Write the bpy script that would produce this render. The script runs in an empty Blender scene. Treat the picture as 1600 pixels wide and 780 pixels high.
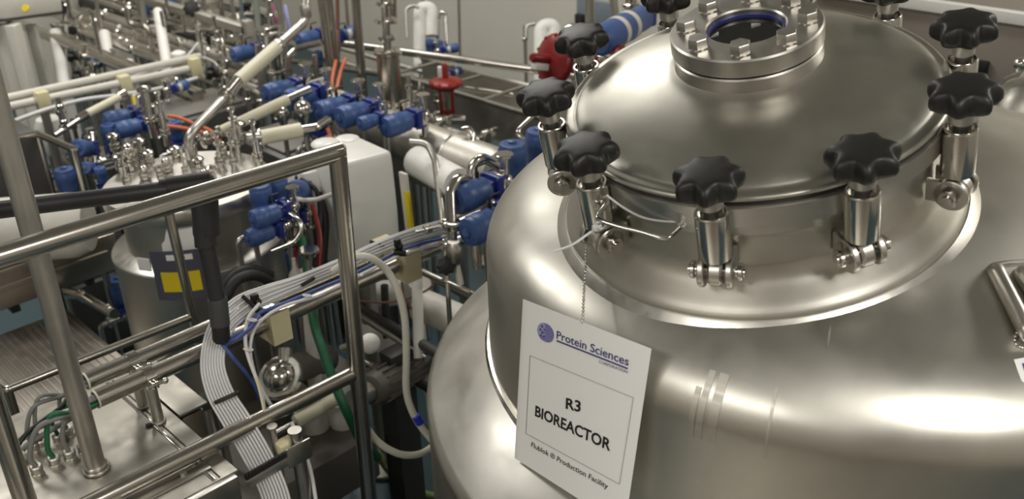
import bpy, bmesh, math, random
from mathutils import Vector, Matrix
random.seed(7)
PI = math.pi
sc = bpy.context.scene
COL = sc.collection

# ------------------------------------------------------------------ camera
FPX = 1500.0                      # focal length in pixels of the 1600 px wide frame
CZ = 2.2                          # eye height
zc = Vector((-90, 2950, 1500)).normalized()
_d = Vector((1720, 790, -1500)); xc = (_d - zc * _d.dot(zc)).normalized(); yc = zc.cross(xc)
ROT = Matrix((xc, yc, zc))        # camera axes -> room axes (X along the guard rail, Y to the far left, Z up)
EYE = Vector((0, 0, CZ))
cam = bpy.data.cameras.new('camera'); cam_o = bpy.data.objects.new('camera', cam); COL.objects.link(cam_o)
cam_o.matrix_world = Matrix.Translation(EYE) @ ROT.to_4x4()
cam.sensor_fit = 'HORIZONTAL'; cam.sensor_width = 36.0; cam.lens = 36.0 * FPX / 1600
cam.clip_start = 0.05; cam.clip_end = 100
cam.dof.use_dof = True; cam.dof.focus_distance = 1.62; cam.dof.aperture_fstop = 5.0
sc.camera = cam_o

# ------------------------------------------------------------------ light
sc.view_settings.view_transform = 'Standard'; sc.view_settings.look = 'None'
sc.view_settings.gamma = 1; sc.view_settings.use_curve_mapping = False
sc.view_settings.exposure = 0.0
w = bpy.data.worlds.new('room_air'); sc.world = w; w.use_nodes = True
w.node_tree.nodes['Background'].inputs[0].default_value = (1, .96, .88, 1)
w.node_tree.nodes['Background'].inputs[1].default_value = 0.03
CEIL = 3.3
def lamp(x, y, sx, sy, p, col=(1, .97, .91)):
    l = bpy.data.lights.new('ceiling_light', 'AREA'); l.shape = 'RECTANGLE'; l.size = sx; l.size_y = sy
    l.energy = p; l.color = col
    o = bpy.data.objects.new('ceiling_light', l); COL.objects.link(o); o.location = (x, y, CEIL - .02)
LAMPS = [(-1.75, .5, 46), (.5, -1.3, 48), (.3, 3.9, 38), (2.5, 5.4, 36), (2.5, 3.2, 36), (4.0, -.7, 46)]
for x, y, p in LAMPS: lamp(x, y, .6, 1.2, p)

# ------------------------------------------------------------------ coordinates
def ray(x, y): return ROT @ Vector(((x - 800) / FPX, (390 - y) / FPX, -1))
def P(x, y, d): return EYE + ray(x, y) * d
def PZ(x, y, z):
    r = ray(x, y); return EYE + r * ((z - CZ) / r.z)
def depth(p): return -(ROT.transposed() @ (p - EYE)).z
def under(p, x, y):
    """point on the line of sight (x,y) that lies nearest to the vertical through p"""
    r = ray(x, y); q = p - EYE
    t = (r.x * q.x + r.y * q.y) / (r.x ** 2 + r.y ** 2)
    return EYE + r * t
def to_z(a, b, z):
    t = (z - a.z) / (b.z - a.z); return a + (b - a) * t
EX, EY, EZ = Vector((1, 0, 0)), Vector((0, 1, 0)), Vector((0, 0, 1))

# ------------------------------------------------------------------ materials
def nt(name):
    m = bpy.data.materials.new(name); m.use_nodes = True
    return m, m.node_tree.nodes, m.node_tree.links, m.node_tree.nodes['Principled BSDF']
def plain(name, col, rough=.5, metal=0.0, var=.06, scale=30, bump=0.0, spec=.5):
    m, N, L, b = nt(name)
    tc = N.new('ShaderNodeTexCoord'); n = N.new('ShaderNodeTexNoise'); n.inputs['Scale'].default_value = scale
    n.inputs['Detail'].default_value = 4
    L.new(tc.outputs['Object'], n.inputs['Vector'])
    r = N.new('ShaderNodeMapRange'); r.inputs['To Min'].default_value = 1 - var; r.inputs['To Max'].default_value = 1 + var
    L.new(n.outputs['Fac'], r.inputs['Value'])
    mx = N.new('ShaderNodeVectorMath'); mx.operation = 'SCALE'; mx.inputs[0].default_value = col
    L.new(r.outputs['Result'], mx.inputs['Scale']); L.new(mx.outputs['Vector'], b.inputs['Base Color'])
    b.inputs['Roughness'].default_value = rough; b.inputs['Metallic'].default_value = metal
    b.inputs['Specular IOR Level'].default_value = spec
    if bump:
        bp = N.new('ShaderNodeBump'); bp.inputs['Strength'].default_value = bump; bp.inputs['Distance'].default_value = .002
        L.new(n.outputs['Fac'], bp.inputs['Height']); L.new(bp.outputs['Normal'], b.inputs['Normal'])
    return m
def steel(name, col=(.62, .59, .54), rough=.28, stretch=(60, 60, 4), amp=.12, aniso=0.0, bump=.0):
    m, N, L, b = nt(name)
    tc = N.new('ShaderNodeTexCoord'); mp = N.new('ShaderNodeMapping'); mp.inputs['Scale'].default_value = stretch
    n = N.new('ShaderNodeTexNoise'); n.inputs['Scale'].default_value = 1; n.inputs['Detail'].default_value = 5
    L.new(tc.outputs['Object'], mp.inputs['Vector']); L.new(mp.outputs['Vector'], n.inputs['Vector'])
    r = N.new('ShaderNodeMapRange'); r.inputs['From Min'].default_value = .3; r.inputs['From Max'].default_value = .7
    r.inputs['To Min'].default_value = rough - amp / 2; r.inputs['To Max'].default_value = rough + amp / 2
    L.new(n.outputs['Fac'], r.inputs['Value']); L.new(r.outputs['Result'], b.inputs['Roughness'])
    b.inputs['Metallic'].default_value = 1
    n2 = N.new('ShaderNodeTexNoise'); n2.inputs['Scale'].default_value = 5; n2.inputs['Detail'].default_value = 6; n2.inputs['Roughness'].default_value = .65
    L.new(tc.outputs['Object'], n2.inputs['Vector'])
    r2 = N.new('ShaderNodeMapRange'); r2.inputs['From Min'].default_value = .3; r2.inputs['From Max'].default_value = .7
    r2.inputs['To Min'].default_value = .90; r2.inputs['To Max'].default_value = 1.08; L.new(n2.outputs['Fac'], r2.inputs['Value'])
    sc_ = N.new('ShaderNodeVectorMath'); sc_.operation = 'SCALE'; sc_.inputs[0].default_value = col
    L.new(r2.outputs['Result'], sc_.inputs['Scale']); L.new(sc_.outputs['Vector'], b.inputs['Base Color'])
    if aniso:
        t = N.new('ShaderNodeTangent'); t.direction_type = 'RADIAL'; t.axis = 'Z'
        b.inputs['Anisotropic'].default_value = aniso; L.new(t.outputs['Tangent'], b.inputs['Tangent'])
    if bump:
        bp = N.new('ShaderNodeBump'); bp.inputs['Strength'].default_value = bump; bp.inputs['Distance'].default_value = .001
        L.new(n.outputs['Fac'], bp.inputs['Height']); L.new(bp.outputs['Normal'], b.inputs['Normal'])
    return m
M = {}
M['tank'] = steel('brushed_tank_steel', (.54, .525, .475), .38, (9, 9, 3), .12, .35)
M['lid'] = steel('brushed_lid_steel', (.52, .505, .45), .37, (14, 14, 14), .10, .3)
M['streak'] = steel('rubbed_steel', (.51, .49, .44), .47, (4, 4, 90), .25)
M['tread'] = steel('tread_steel', (.34, .31, .275), .45, (20, 20, 20), .1)
M['ledge'] = steel('polished_jacket_steel', (.60, .585, .54), .40, (8, 8, 30), .16)
M['satin'] = steel('satin_steel', (.56, .54, .50), .35, (40, 40, 40), .10)
M['rail'] = steel('rail_tube_steel', (.50, .475, .43), .24, (7, 60, 60), .05)
M['bright'] = steel('polished_steel', (.64, .62, .58), .16, (30, 30, 30), .06)
M['dullsteel'] = steel('dull_steel', (.52, .50, .45), .50, (30, 30, 30), .1)
M['galv'] = steel('galvanised_tube', (.52, .50, .46), .46, (30, 30, 30), .12)
M['boxsteel'] = steel('worn_enclosure_steel', (.45, .43, .385), .48, (35, 35, 35), .16, 0, .04)
M['black'] = plain('black_phenolic', (.009, .0088, .0075), .46, 0, .2, 90, .10)
M['rubber'] = plain('black_rubber', (.012, .012, .012), .6)
M['blackpipe'] = plain('black_plastic_pipe', (.022, .022, .023), .42)
M['greypipe'] = plain('dark_grey_plastic', (.045, .046, .047), .5)
M['blue'] = plain('blue_plastic', (.045, .095, .26), .40, 0, .08)
M['dblue'] = plain('dark_blue_plastic', (.015, .03, .20), .4)
M['brblue'] = plain('bright_blue_plastic', (.02, .04, .45), .35)
M['gasket'] = plain('blue_gasket', (.03, .035, .17), .35)
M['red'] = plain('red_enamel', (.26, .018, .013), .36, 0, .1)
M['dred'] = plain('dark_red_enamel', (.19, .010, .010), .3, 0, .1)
M['cream'] = plain('cream_plastic', (.66, .60, .38), .5)
M['sleeve'] = plain('cream_sleeve', (.66, .63, .48), .5)
M['white'] = plain('white_insulation', (.80, .79, .75), .55)
M['offwhite'] = plain('offwhite_plastic', (.62, .60, .54), .5)
M['bag'] = plain('white_wrap', (.78, .77, .73), .35, 0, .04, 12, .3)
M['paper'] = plain('paper', (.90, .895, .875), .35, 0, .01)
M['ink'] = plain('black_ink', (.012, .012, .012), .6)
M['navy'] = plain('navy_ink', (.06, .06, .22), .6)
M['lilac'] = plain('lilac_ink', (.33, .33, .58), .6)
M['greyink'] = plain('grey_ink', (.35, .35, .35), .6)
M['wtube'] = plain('white_tubing', (.66, .66, .66), .4)
M['silicone'] = plain('silicone_hose', (.62, .61, .54), .35)
M['bluetube'] = plain('blue_tubing', (.05, .085, .28), .4)
M['green'] = plain('green_hose', (.012, .12, .05), .4)
M['gyellow'] = plain('green_yellow_hose', (.22, .30, .12), .4)
M['grey'] = plain('grey_cable', (.20, .20, .19), .5)
M['orange'] = plain('orange_cable', (.55, .14, .06), .5)
M['copper'] = plain('red_oxide_pipe', (.24, .12, .09), .5)
M['pink'] = plain('pink_strip', (.40, .05, .16), .5)
M['lblue'] = plain('pale_blue_strip', (.40, .42, .80), .5)
M['yellow'] = plain('yellow_label', (.80, .62, .02), .5)
M['tagholder'] = plain('slate_tag_holder', (.085, .085, .12), .5)
M['wallp'] = plain('wall_paint', (.70, .67, .59), .6, 0, .02, 6)
M['wallr'] = plain('wall_panel', (.50, .46, .41), .5, 0, .03, 6)
M['ceilp'] = plain('ceiling_tile', (.62, .61, .58), .8)
M['floor'] = plain('blue_epoxy_floor', (.038, .078, .098), .35, 0, .12, 5)
M['cabinet'] = steel('cabinet_steel', (.42, .38, .33), .35, (20, 20, 20), .1)
M['darkmetal'] = plain('dark_painted_metal', (.05, .05, .047), .45)
M['glass'] = plain('dark_sight_glass', (.012, .012, .011), .06)
M['greypanel'] = plain('grey_green_panel', (.30, .32, .29), .5)
M['motorp'] = plain('brown_grey_motor', (.13, .12, .105), .5)
M['hoodp'] = plain('hood_steel', (.30, .265, .235), .4, .3, .05, 5)
M['bluegrey'] = plain('blue_grey_panel', (.18, .22, .25), .5)

# ------------------------------------------------------------------ mesh builder
def frame(t, hint=None):
    t = t.normalized(); h = hint or (EZ if abs(t.z) < .9 else EX)
    a = t.cross(h)
    if a.length < 1e-6: a = t.cross(EY)
    a.normalize(); return a, a.cross(t).normalized()
def fillet(pts, R, n=6):
    pts = [Vector(p) for p in pts]; out = [pts[0]]
    for i in range(1, len(pts) - 1):
        a, b, c = pts[i - 1], pts[i], pts[i + 1]
        u, v = (a - b), (c - b); lu, lv = u.length, v.length
        if lu < 1e-6 or lv < 1e-6: continue
        u /= lu; v /= lv
        ang = u.angle(v)
        if ang > PI - .02: out.append(b); continue
        k = min(R / math.tan(ang / 2), lu * .48, lv * .48)
        p, q = b + u * k, b + v * k
        for j in range(n + 1):
            s = j / n; out.append(p * (1 - s) ** 2 + b * 2 * s * (1 - s) + q * s * s)
    out.append(pts[-1]); return out
def spline(pts, n=8):
    pts = [Vector(p) for p in pts]; q = [pts[0] * 2 - pts[1]] + pts + [pts[-1] * 2 - pts[-2]]; out = []
    for i in range(1, len(q) - 2):
        a, b, c, d = q[i - 1:i + 3]
        for j in range(n):
            t = j / n
            out.append(.5 * ((2 * b) + (c - a) * t + (2 * a - 5 * b + 4 * c - d) * t * t + (3 * b - a - 3 * c + d) * t ** 3))
    out.append(pts[-1]); return out
class MB:
    def __init__(s): s.v = []; s.f = []
    def add(s, vs, fs):
        o = len(s.v); s.v += [Vector(x) for x in vs]; s.f += [tuple(i + o for i in q) for q in fs]; return s
    def tube(s, pts, r, seg=12, cap=True, hint=None):
        pts = [Vector(p) for p in pts]; n = len(pts); vs = []; fs = []
        rr = r if isinstance(r, (list, tuple)) else [r] * n
        a = None
        for i in range(n):
            t = (pts[min(i + 1, n - 1)] - pts[max(i - 1, 0)])
            if t.length < 1e-9: t = EX.copy()
            t.normalize()
            if a is None: a, b = frame(t, hint)
            else:
                a = a - t * a.dot(t)
                if a.length < 1e-6: a, b = frame(t)
                a.normalize(); b = a.cross(t).normalized()
            for k in range(seg):
                w = 2 * PI * k / seg; vs.append(pts[i] + (a * math.cos(w) + b * math.sin(w)) * rr[i])
        for i in range(n - 1):
            for k in range(seg):
                k2 = (k + 1) % seg
                fs.append((i * seg + k, i * seg + k2, (i + 1) * seg + k2, (i + 1) * seg + k))
        if cap: fs.append(tuple(range(seg))[::-1]); fs.append(tuple((n - 1) * seg + k for k in range(seg)))
        return s.add(vs, fs)
    def pipe(s, pts, r, R=.03, seg=12): return s.tube(fillet(pts, R), r, seg)
    def lathe(s, prof, O=(0, 0, 0), A=EZ, seg=32, a0=0, a1=2 * PI, cap=True, rad=None):
        O = Vector(O); A = Vector(A).normalized(); a, b = frame(A); vs = []; fs = []; full = abs(a1 - a0 - 2 * PI) < 1e-6
        m = seg if full else seg + 1
        for (r, t) in prof:
            for k in range(m):
                w = a0 + (a1 - a0) * k / seg; q = rad(w) if rad else 1
                vs.append(O + A * t + (a * math.cos(w) + b * math.sin(w)) * r * q)
        for i in range(len(prof) - 1):
            for k in range(seg):
                k2 = (k + 1) % m; fs.append((i * m + k, (i + 1) * m + k, (i + 1) * m + k2, i * m + k2))
        if cap and full:
            if prof[0][0] > 1e-5: fs.append(tuple(range(m)))
            if prof[-1][0] > 1e-5: fs.append(tuple((len(prof) - 1) * m + k for k in range(m))[::-1])
        return s.add(vs, fs)
    def cyl(s, p, q, r, r2=None, seg=20):
        p = Vector(p); q = Vector(q); return s.lathe([(r, 0), (r if r2 is None else r2, (q - p).length)], p, q - p, seg)
    def disc(s, c, ax, r, th, seg=24, bev=None):
        e = bev if bev is not None else min(th, r) * .18
        return s.lathe([(r - e, -th / 2), (r, -th / 2 + e), (r, th / 2 - e), (r - e, th / 2)], c, ax, seg)
    def torus(s, c, ax, R, r, seg=40, k=10):
        return s.lathe([(R + r * math.cos(2 * PI * i / k), r * math.sin(2 * PI * i / k)) for i in range(k + 1)], c, ax, seg, cap=False)
    def sphere(s, c, r, ax=EZ, seg=16, sq=1.0):
        return s.lathe([(max(r * math.sin(PI * i / 10), 1e-6), -r * sq * math.cos(PI * i / 10)) for i in range(11)], c, ax, seg, cap=False)
    def box(s, c, size, ax=(EX, EY, EZ), bev=0.0, seg=2):
        bm = bmesh.new(); bmesh.ops.create_cube(bm, size=1)
        for v in bm.verts: v.co = Vector((v.co.x * size[0], v.co.y * size[1], v.co.z * size[2]))
        if bev: bmesh.ops.bevel(bm, geom=bm.edges[:], offset=min(bev, min(size) * .45), segments=seg, affect='EDGES', profile=.5)
        bm.verts.index_update(); c = Vector(c)
        vs = [c + ax[0] * v.co.x + ax[1] * v.co.y + ax[2] * v.co.z for v in bm.verts]
        fs = [tuple(v.index for v in f.verts) for f in bm.faces]; bm.free(); return s.add(vs, fs)
    def bar(s, p, q, wd, ht, up=EZ, bev=.002):
        p = Vector(p); q = Vector(q); t = (q - p); L = t.length; t /= L
        a = t.cross(up).normalized(); u = a.cross(t).normalized()
        return s.box((p + q) / 2, (L, wd, ht), (t, a, u), bev)
    def prism(s, poly, n, th):
        n = Vector(n).normalized(); poly = [Vector(p) for p in poly]; k = len(poly)
        vs = [p + n * th / 2 for p in poly] + [p - n * th / 2 for p in poly]
        fs = [tuple(range(k)), tuple(range(2 * k - 1, k - 1, -1))] + [(i, i + k, (i + 1) % k + k, (i + 1) % k) for i in range(k)]
        return s.add(vs, fs)
    def hexhead(s, c, ax, r, h):
        a, b = frame(Vector(ax)); A = Vector(ax).normalized()
        s.lathe([(r, 0), (r, h * .86), (r * .9, h), (1e-5, h)], c, A, 6, cap=False)
        return s
    def build(s, name, mat, parent=None, ang=38, M4=None):
        own = M4 or (RM[parent] if parent else None); inv = own.inverted() if own else None
        vs = [(inv @ v) if inv else v for v in s.v]
        me = bpy.data.meshes.new(name); me.from_pydata([tuple(v) for v in vs], [], s.f)
        bm = bmesh.new(); bm.from_mesh(me); bmesh.ops.recalc_face_normals(bm, faces=bm.faces[:]); bm.to_mesh(me); bm.free()
        for p in me.polygons: p.use_smooth = True
        me.set_sharp_from_angle(angle=math.radians(ang))
        me.materials.append(M[mat] if isinstance(mat, str) else mat)
        o = bpy.data.objects.new(name, me); COL.objects.link(o)
        if parent:
            o.parent = parent; RM[o] = own
            if M4: o.matrix_local = RM[parent].inverted() @ M4
        else: RM[o] = own or Matrix.Identity(4)
        return o
RM = {}
def thing(name, label, cat, M4=None, group=None):
    o = bpy.data.objects.new(name, None); COL.objects.link(o); o.empty_display_size = .05
    M4 = Matrix.Translation(M4) if isinstance(M4, Vector) else (M4 or Matrix.Identity(4))
    o.matrix_world = M4; RM[o] = M4.copy()
    o['label'] = label; o['category'] = cat
    if group: o['group'] = group
    return o
def tag(o, label, cat, group=None, kind=None):
    if label: o['label'] = label
    if cat: o['category'] = cat
    if group: o['group'] = group
    if kind: o['kind'] = kind
    return o
def struct(o): o['kind'] = 'structure'; return o
PROTO = {}
def inst(key, maker, M4, name, label, cat, group=None):
    """first use builds the kind, later uses copy the thing with copies of its parts and sub-parts"""
    if key not in PROTO:
        r = thing(name, label, cat, None, group); maker(r); PROTO[key] = r
    else:
        s0 = PROTO[key]; r = s0.copy(); COL.objects.link(r)
        for ch in list(s0.children):
            c = ch.copy(); COL.objects.link(c); c.parent = r
            for g in ch.children:
                d = g.copy(); COL.objects.link(d); d.parent = c
        r['label'] = label; r['category'] = cat
        if group: r['group'] = group
        elif 'group' in r: del r['group']
    r.matrix_world = M4; RM[r] = M4.copy(); return r
def basis(O, zdir, xhint=None, s=1.0):
    z = Vector(zdir).normalized(); h = Vector(xhint) if xhint else (EZ if abs(z.z) < .9 else EX)
    x = (h - z * h.dot(z)).normalized(); y = z.cross(x)
    m = Matrix((x, y, z)).transposed() * s
    m = m.to_4x4(); m.translation = Vector(O); return m

# ------------------------------------------------------------------ the setting
def slab(name, c, size, mat): return struct(MB().box(c, size).build(name, mat))
slab('floor', (1.2, 2.2, -.05), (8.0, 11.0, .1), 'floor')
slab('ceiling', (1.2, 2.2, CEIL + .05), (8.0, 11.0, .1), 'ceilp')
slab('floor_reflector_slab', (-.95, -1.0, .175), (2.9, 3.6, .35), 'boxsteel')  # unseen slab added to give the tank front a lighter reflection
slab('wall_back', (4.55, 2.2, CEIL / 2), (.1, 11.0, CEIL), 'wallp')
slab('wall_left', (1.2, 7.55, CEIL / 2), (8.0, .1, CEIL), 'wallp')
slab('wall_right', (1.2, -3.05, CEIL / 2), (8.0, .1, CEIL), 'wallr')
slab('wall_front', (-2.75, 2.2, CEIL / 2), (.1, 11.0, CEIL), 'wallr')

# ------------------------------------------------------------------ the large bioreactor in front
U = .3                                               # radius of its circle of clamps
tup = ROT @ Vector((-.2020, .7833, .5880)).normalized(); tup.normalize()
TC = EYE + ROT @ (Vector((1.1795, .7807, -4.7563)) * U)
tx = (ROT @ Vector((1, 0, 0))); tx = (tx - tup * tx.dot(tup)).normalized(); ty = tup.cross(tx)
TM = Matrix((tx, ty, tup)).transposed().to_4x4(); TM.translation = TC
# the vessel itself stands upright; the manway with its lid sits off centre on the sloping head
BX, BY = 1.5335, .721; BO = Vector((BX, BY, 0))
RJ, ZK, HB, HM, ZJ, RL, ZL = .656, 1.3975, .2578, 1.3, 1.2012, .784, 1.109
def body_r(z):
    if z <= ZL: return RL
    if z <= ZJ: return RL + (RJ - RL) * (z - ZL) / (ZJ - ZL)
    if z <= ZK: return RJ
    q = (z - ZK) / HB
    return RJ * (1 - q * q) ** (1 / HM) if q < 1 else -(z - ZK - HB)
tank = thing('bioreactor', 'large brushed steel bioreactor with domed bolted lid filling the right side', 'bioreactor', BO)
def lat(prof, seg=128, cap=False): return MB().lathe([(r * U, -h * U) for r, h in prof], TC, tup, seg, cap=cap)
def smooth_prof(pr, n=4):
    v = spline([Vector((a, b, 0)) for a, b in pr], n); return [(p.x, p.y) for p in v]
def blat(prof, seg=160): return MB().lathe(prof, BO, EZ, seg, cap=False)
head = []
for i in range(41):
    ph = PI / 2 * i / 40; head.append((max(RJ * math.sin(ph) ** (2 / HM), 1e-4), ZK + HB * math.cos(ph)))
head += [(RJ, ZK - .02), (RJ, ZJ - .02)]
blat(head, 200).build('shoulder', 'tank', tank)
blat([(RJ - .01, ZJ + .004), (RJ + .006, ZJ + .003), (RJ + .010, ZJ - .004), (RJ + .008, ZJ - .010)]).build('weld_bead', 'bright', tank)
blat([(RJ - .01, ZJ), (RL - .012, ZL + .010), (RL - .004, ZL + .002), (RL, ZL - .008), (RL, ZL - .02)]).build('jacket_ledge', 'ledge', tank)
blat([(RL, ZL - .018), (RL, .50), (RL - .08, .42), (.15, .30), (1e-4, .29)]).build('jacket_wall', 'tank', tank)
for a in (40, 130, 220, 310):
    p = BO + Vector((math.cos(math.radians(a)), math.sin(math.radians(a)), 0)) * .70
    MB().cyl(p + EZ * .005, p + EZ * .48, .035).disc(p + EZ * .008, EZ, .07, .016).build('leg', 'satin', tank)
SHELL = [(.90, .20), (.885, .22), (.885, .36), (.892, .40), (.91, .44), (.94, .48), (.985, .54), (1.025, .592), (1.03, .66)]
lat(smooth_prof(SHELL, 4)).build('neck', 'tank', tank, M4=TM)
lat([(1.015, .597), (1.032, .592), (1.040, .598), (1.052, .610), (1.075, .630), (1.094, .655), (1.103, .685), (1.105, .80)]).build('weld_ring', 'satin', tank, M4=TM)
lat([(.86, .03), (.925, .03), (.935, .037), (.935, .135), (.925, .143), (.90, .143), (.90, .205), (.87, .205)]).build('vessel_flange', 'satin', tank, M4=TM)
lat([(.80, .010), (.912, .010), (.918, .02), (.912, .03), (.80, .03)]).build('gasket', 'rubber', tank, M4=TM)
lat(smooth_prof([(.34, -.20), (.362, -.186), (.40, -.170), (.47, -.155), (.56, -.135), (.66, -.108), (.75, -.078), (.82, -.052), (.855, -.034), (.872, -.022), (.885, -.0165)], 4) +
    [(.905, -.0155), (.918, -.010), (.924, -.002), (.925, .006), (.918, .011), (.86, .011)], 160).build('lid', 'lid', tank, M4=TM)
sg = lat([(.30, -.13), (.352, -.135), (.352, -.252), (.345, -.259), (.30, -.259)], 96).build('sight_glass_neck', 'satin', tank, M4=TM)
lat([(.30, -.255), (.330, -.255), (.330, -.276), (.30, -.276)], 96).build('flange_gasket', 'rubber', sg)
fl = lat([(.20, -.272), (.352, -.272), (.358, -.278), (.358, -.352), (.350, -.36), (.192, -.36), (.185, -.352), (.185, -.285)], 96).build('sight_glass_flange', 'satin', tank, M4=TM)
lat([(.186, -.332), (.186, -.30), (.172, -.30), (.172, -.332), (.186, -.332)], 64).build('blue_gasket', 'gasket', fl)
lat([(1e-4, -.318), (.174, -.318), (.174, -.28), (1e-4, -.28)], 64).build('glass_disc', 'glass', fl)
BA0 = -.362121744213361
e1 = (-tup).cross(ROT @ Vector((0, 0, -1))); e1.normalize(); e2 = (-tup).cross(e1)
def CDIR(t): return e1 * math.cos(t) + e2 * math.sin(t)
for k in range(8):
    d = CDIR(BA0 + k * PI / 4); c = TC + tup * (.36 * U) + d * (.2793 * U)
    MB().disc(c + tup * .001, tup, .0135, .002).build('washer', 'satin', fl)
    MB().hexhead(c + tup * .002, tup, .0150, .0135).build('bolt', 'satin', fl)
def star(b, O, A, R, prof, lobes=7, ph=0, seg=112, hx=None):
    """a lobed hand knob: prof = (radius share, height, share of the lobing)"""
    A = Vector(A).normalized(); a, c = frame(A, hx); vs = []; fs = []
    for r, t, am in prof:
        for k in range(seg):
            w_ = 2 * PI * k / seg; q = math.cos(lobes * (w_ + ph))
            q = 1 - am * (.5 - .5 * q) ** .85
            vs.append(O + A * t * .84 + (a * math.cos(w_) + c * math.sin(w_)) * (R * r * q))
    n = len(prof)
    for i in range(n - 1):
        for k in range(seg):
            k2 = (k + 1) % seg; fs.append((i * seg + k, (i + 1) * seg + k, (i + 1) * seg + k2, i * seg + k2))
    fs.append(tuple(range(seg))); fs.append(tuple((n - 1) * seg + k for k in range(seg))[::-1])
    return b.add(vs, fs)
KNOB = [(.42, 0, 0), (.60, .001, .08), (.80, .003, .18), (.94, .008, .23), (.995, .014, .25), (1.0, .021, .25), (.985, .0265, .245), (.94, .0315, .235), (.875, .0350, .21), (.80, .0375, .16), (.70, .0392, .09), (.55, .0405, .03), (.3, .0415, 0), (.08, .042, 0)]
TH0 = 2.0759720750653065
for k in range(10):
    d = CDIR(TH0 + k * PI / 5); t = d.cross(tup).normalized()
    c = TC + d * U * 1.0
    def at(h, rr=0, tt=0): return c - tup * (h * U) + d * (rr * U) + t * (tt * U)
    b = MB().tube([at(-.10), at(.26)], .0098, 16).lathe([(.0098, 0), (.012, -.012), (.0125, -.02)], at(.235), tup, 16)
    sb = b.disc(at(.325), t, .021, .020, 24).build('swing_bolt', 'satin', tank, M4=TM)
    star(MB(), at(-.098), tup, .0465, KNOB, 7, random.uniform(0, .9)).build('star_knob', 'black', sb, 60)
    MB().cyl(at(-.03), at(-.102), .0165).build('knob_stem', 'galv', sb)
    MB().lathe([(.0222, -.235 * U), (.0222, -.012 * U), (.0215, -.003 * U), (.0208, 0), (.0185, 0), (.0178, -.02 * U), (.0178, -.05 * U), (.008, -.05 * U)], at(0), tup, 32).lathe([(.008, -.235 * U), (.0222, -.235 * U)], at(0), tup, 32, cap=False).build('collar', 'bright', sb)
    lug = MB()
    for s in (-1, 1):
        lug.disc(at(.325, 0, s * .062), t, .0235, .0085, 28)
        lug.box(at(.315, -.06, s * .062), (.030, .0085, .034), (d, t, tup), .002)
    lug.build('clamp_lug', 'satin', tank, M4=TM)
    MB().cyl(at(.325, 0, -.125), at(.325, 0, .125), .0078).disc(at(.325, 0, -.105), t, .0125, .006).disc(at(.325, 0, .105), t, .0125, .006).build('clevis_pin', 'bright', sb)
# lifting lug on the far edge of the lid, wire handle on the vessel flange
def on_tank(x, y, lift=0.0, hmin=0):
    """point of the bioreactor's skin on a line of sight, lifted off it"""
    r = ray(x, y); t = .9
    while t < 3:
        p = EYE + r * t; v = p - TC; h = -v.dot(tup) / U
        g = math.hypot(p.x - BX, p.y - BY) - body_r(p.z)
        if .2 < h < .8: g = min(g, (v + tup * (h * U)).length - U * (.885 if h < .4 else .885 + (h - .4) * .7 if h < .57 else 1.04))
        if g < lift: return p
        t += .0012 if g < .05 else .006
    return EYE + r * 1.5
ld = CDIR(TH0 + 5.35 * PI / 5)
MB().disc(TC + ld * U * .80 + tup * .045, ld.cross(tup) * .4 + tup, .020, .010, 28).cyl(TC + ld * U * .8 + tup * .01, TC + ld * U * .8 + tup * .045, .009).build('lifting_lug', 'satin', tank)
hd = [(948, 318, 1.322), (934, 340, 1.302), (960, 352, 1.29), (1000, 362, 1.277), (1036, 372, 1.266), (1052, 366, 1.268), (1072, 345, 1.285)]
MB().tube(spline([P(*q) for q in hd], 6), .0032, 10).build('wire_handle', 'bright', tank)
MB().tube(spline([P(945, 303, 1.325), P(975, 325, 1.312), P(1005, 340, 1.298), P(1040, 346, 1.283), P(1066, 346, 1.275)], 6), .0016, 8).torus(P(1066, 347, 1.275), EX, .006, .0022, 16).build('retaining_wire', 'wtube', tank)
zt = MB().tube(spline([P(940, 352, 1.30), P(920, 365, 1.305), P(895, 382, 1.30), P(866, 393, 1.30)], 5), .0018, 6).box(P(930, 356, 1.30), (.008, .006, .008), bev=.001).torus(P(938, 352, 1.31), tup, .008, .0018, 16, 6)
tag(zt.build('cable_tie', 'wtube'), 'white cable tie with a long loose tail on the lid flange', 'cable tie')

# ------------------------------------------------------------------ sign hung on the large bioreactor
def hom(src, dst):
    A = []; B = []
    for (u, v), (x, y) in zip(src, dst):
        A.append([u, v, 1, 0, 0, 0, -u * x, -v * x]); B.append(x)
        A.append([0, 0, 0, u, v, 1, -u * y, -v * y]); B.append(y)
    n = 8
    for i in range(n):
        p = max(range(i, n), key=lambda r: abs(A[r][i])); A[i], A[p] = A[p], A[i]; B[i], B[p] = B[p], B[i]
        for r in range(n):
            if r != i:
                k = A[r][i] / A[i][i]
                A[r] = [x - k * y for x, y in zip(A[r], A[i])]; B[r] -= k * B[i]
    h = [B[i] / A[i][i] for i in range(n)] + [1]
    return h
def happly(h, u, v):
    w = h[6] * u + h[7] * v + 1; return ((h[0] * u + h[1] * v + h[2]) / w, (h[3] * u + h[4] * v + h[5]) / w)
SQ = [(0, 0), (1, 0), (1, 1), (0, 1)]
CARD = [(817, 467), (1018, 545), (976, 826), (804, 716)]
H = hom(SQ, CARD); HI = hom(CARD, SQ)
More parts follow.
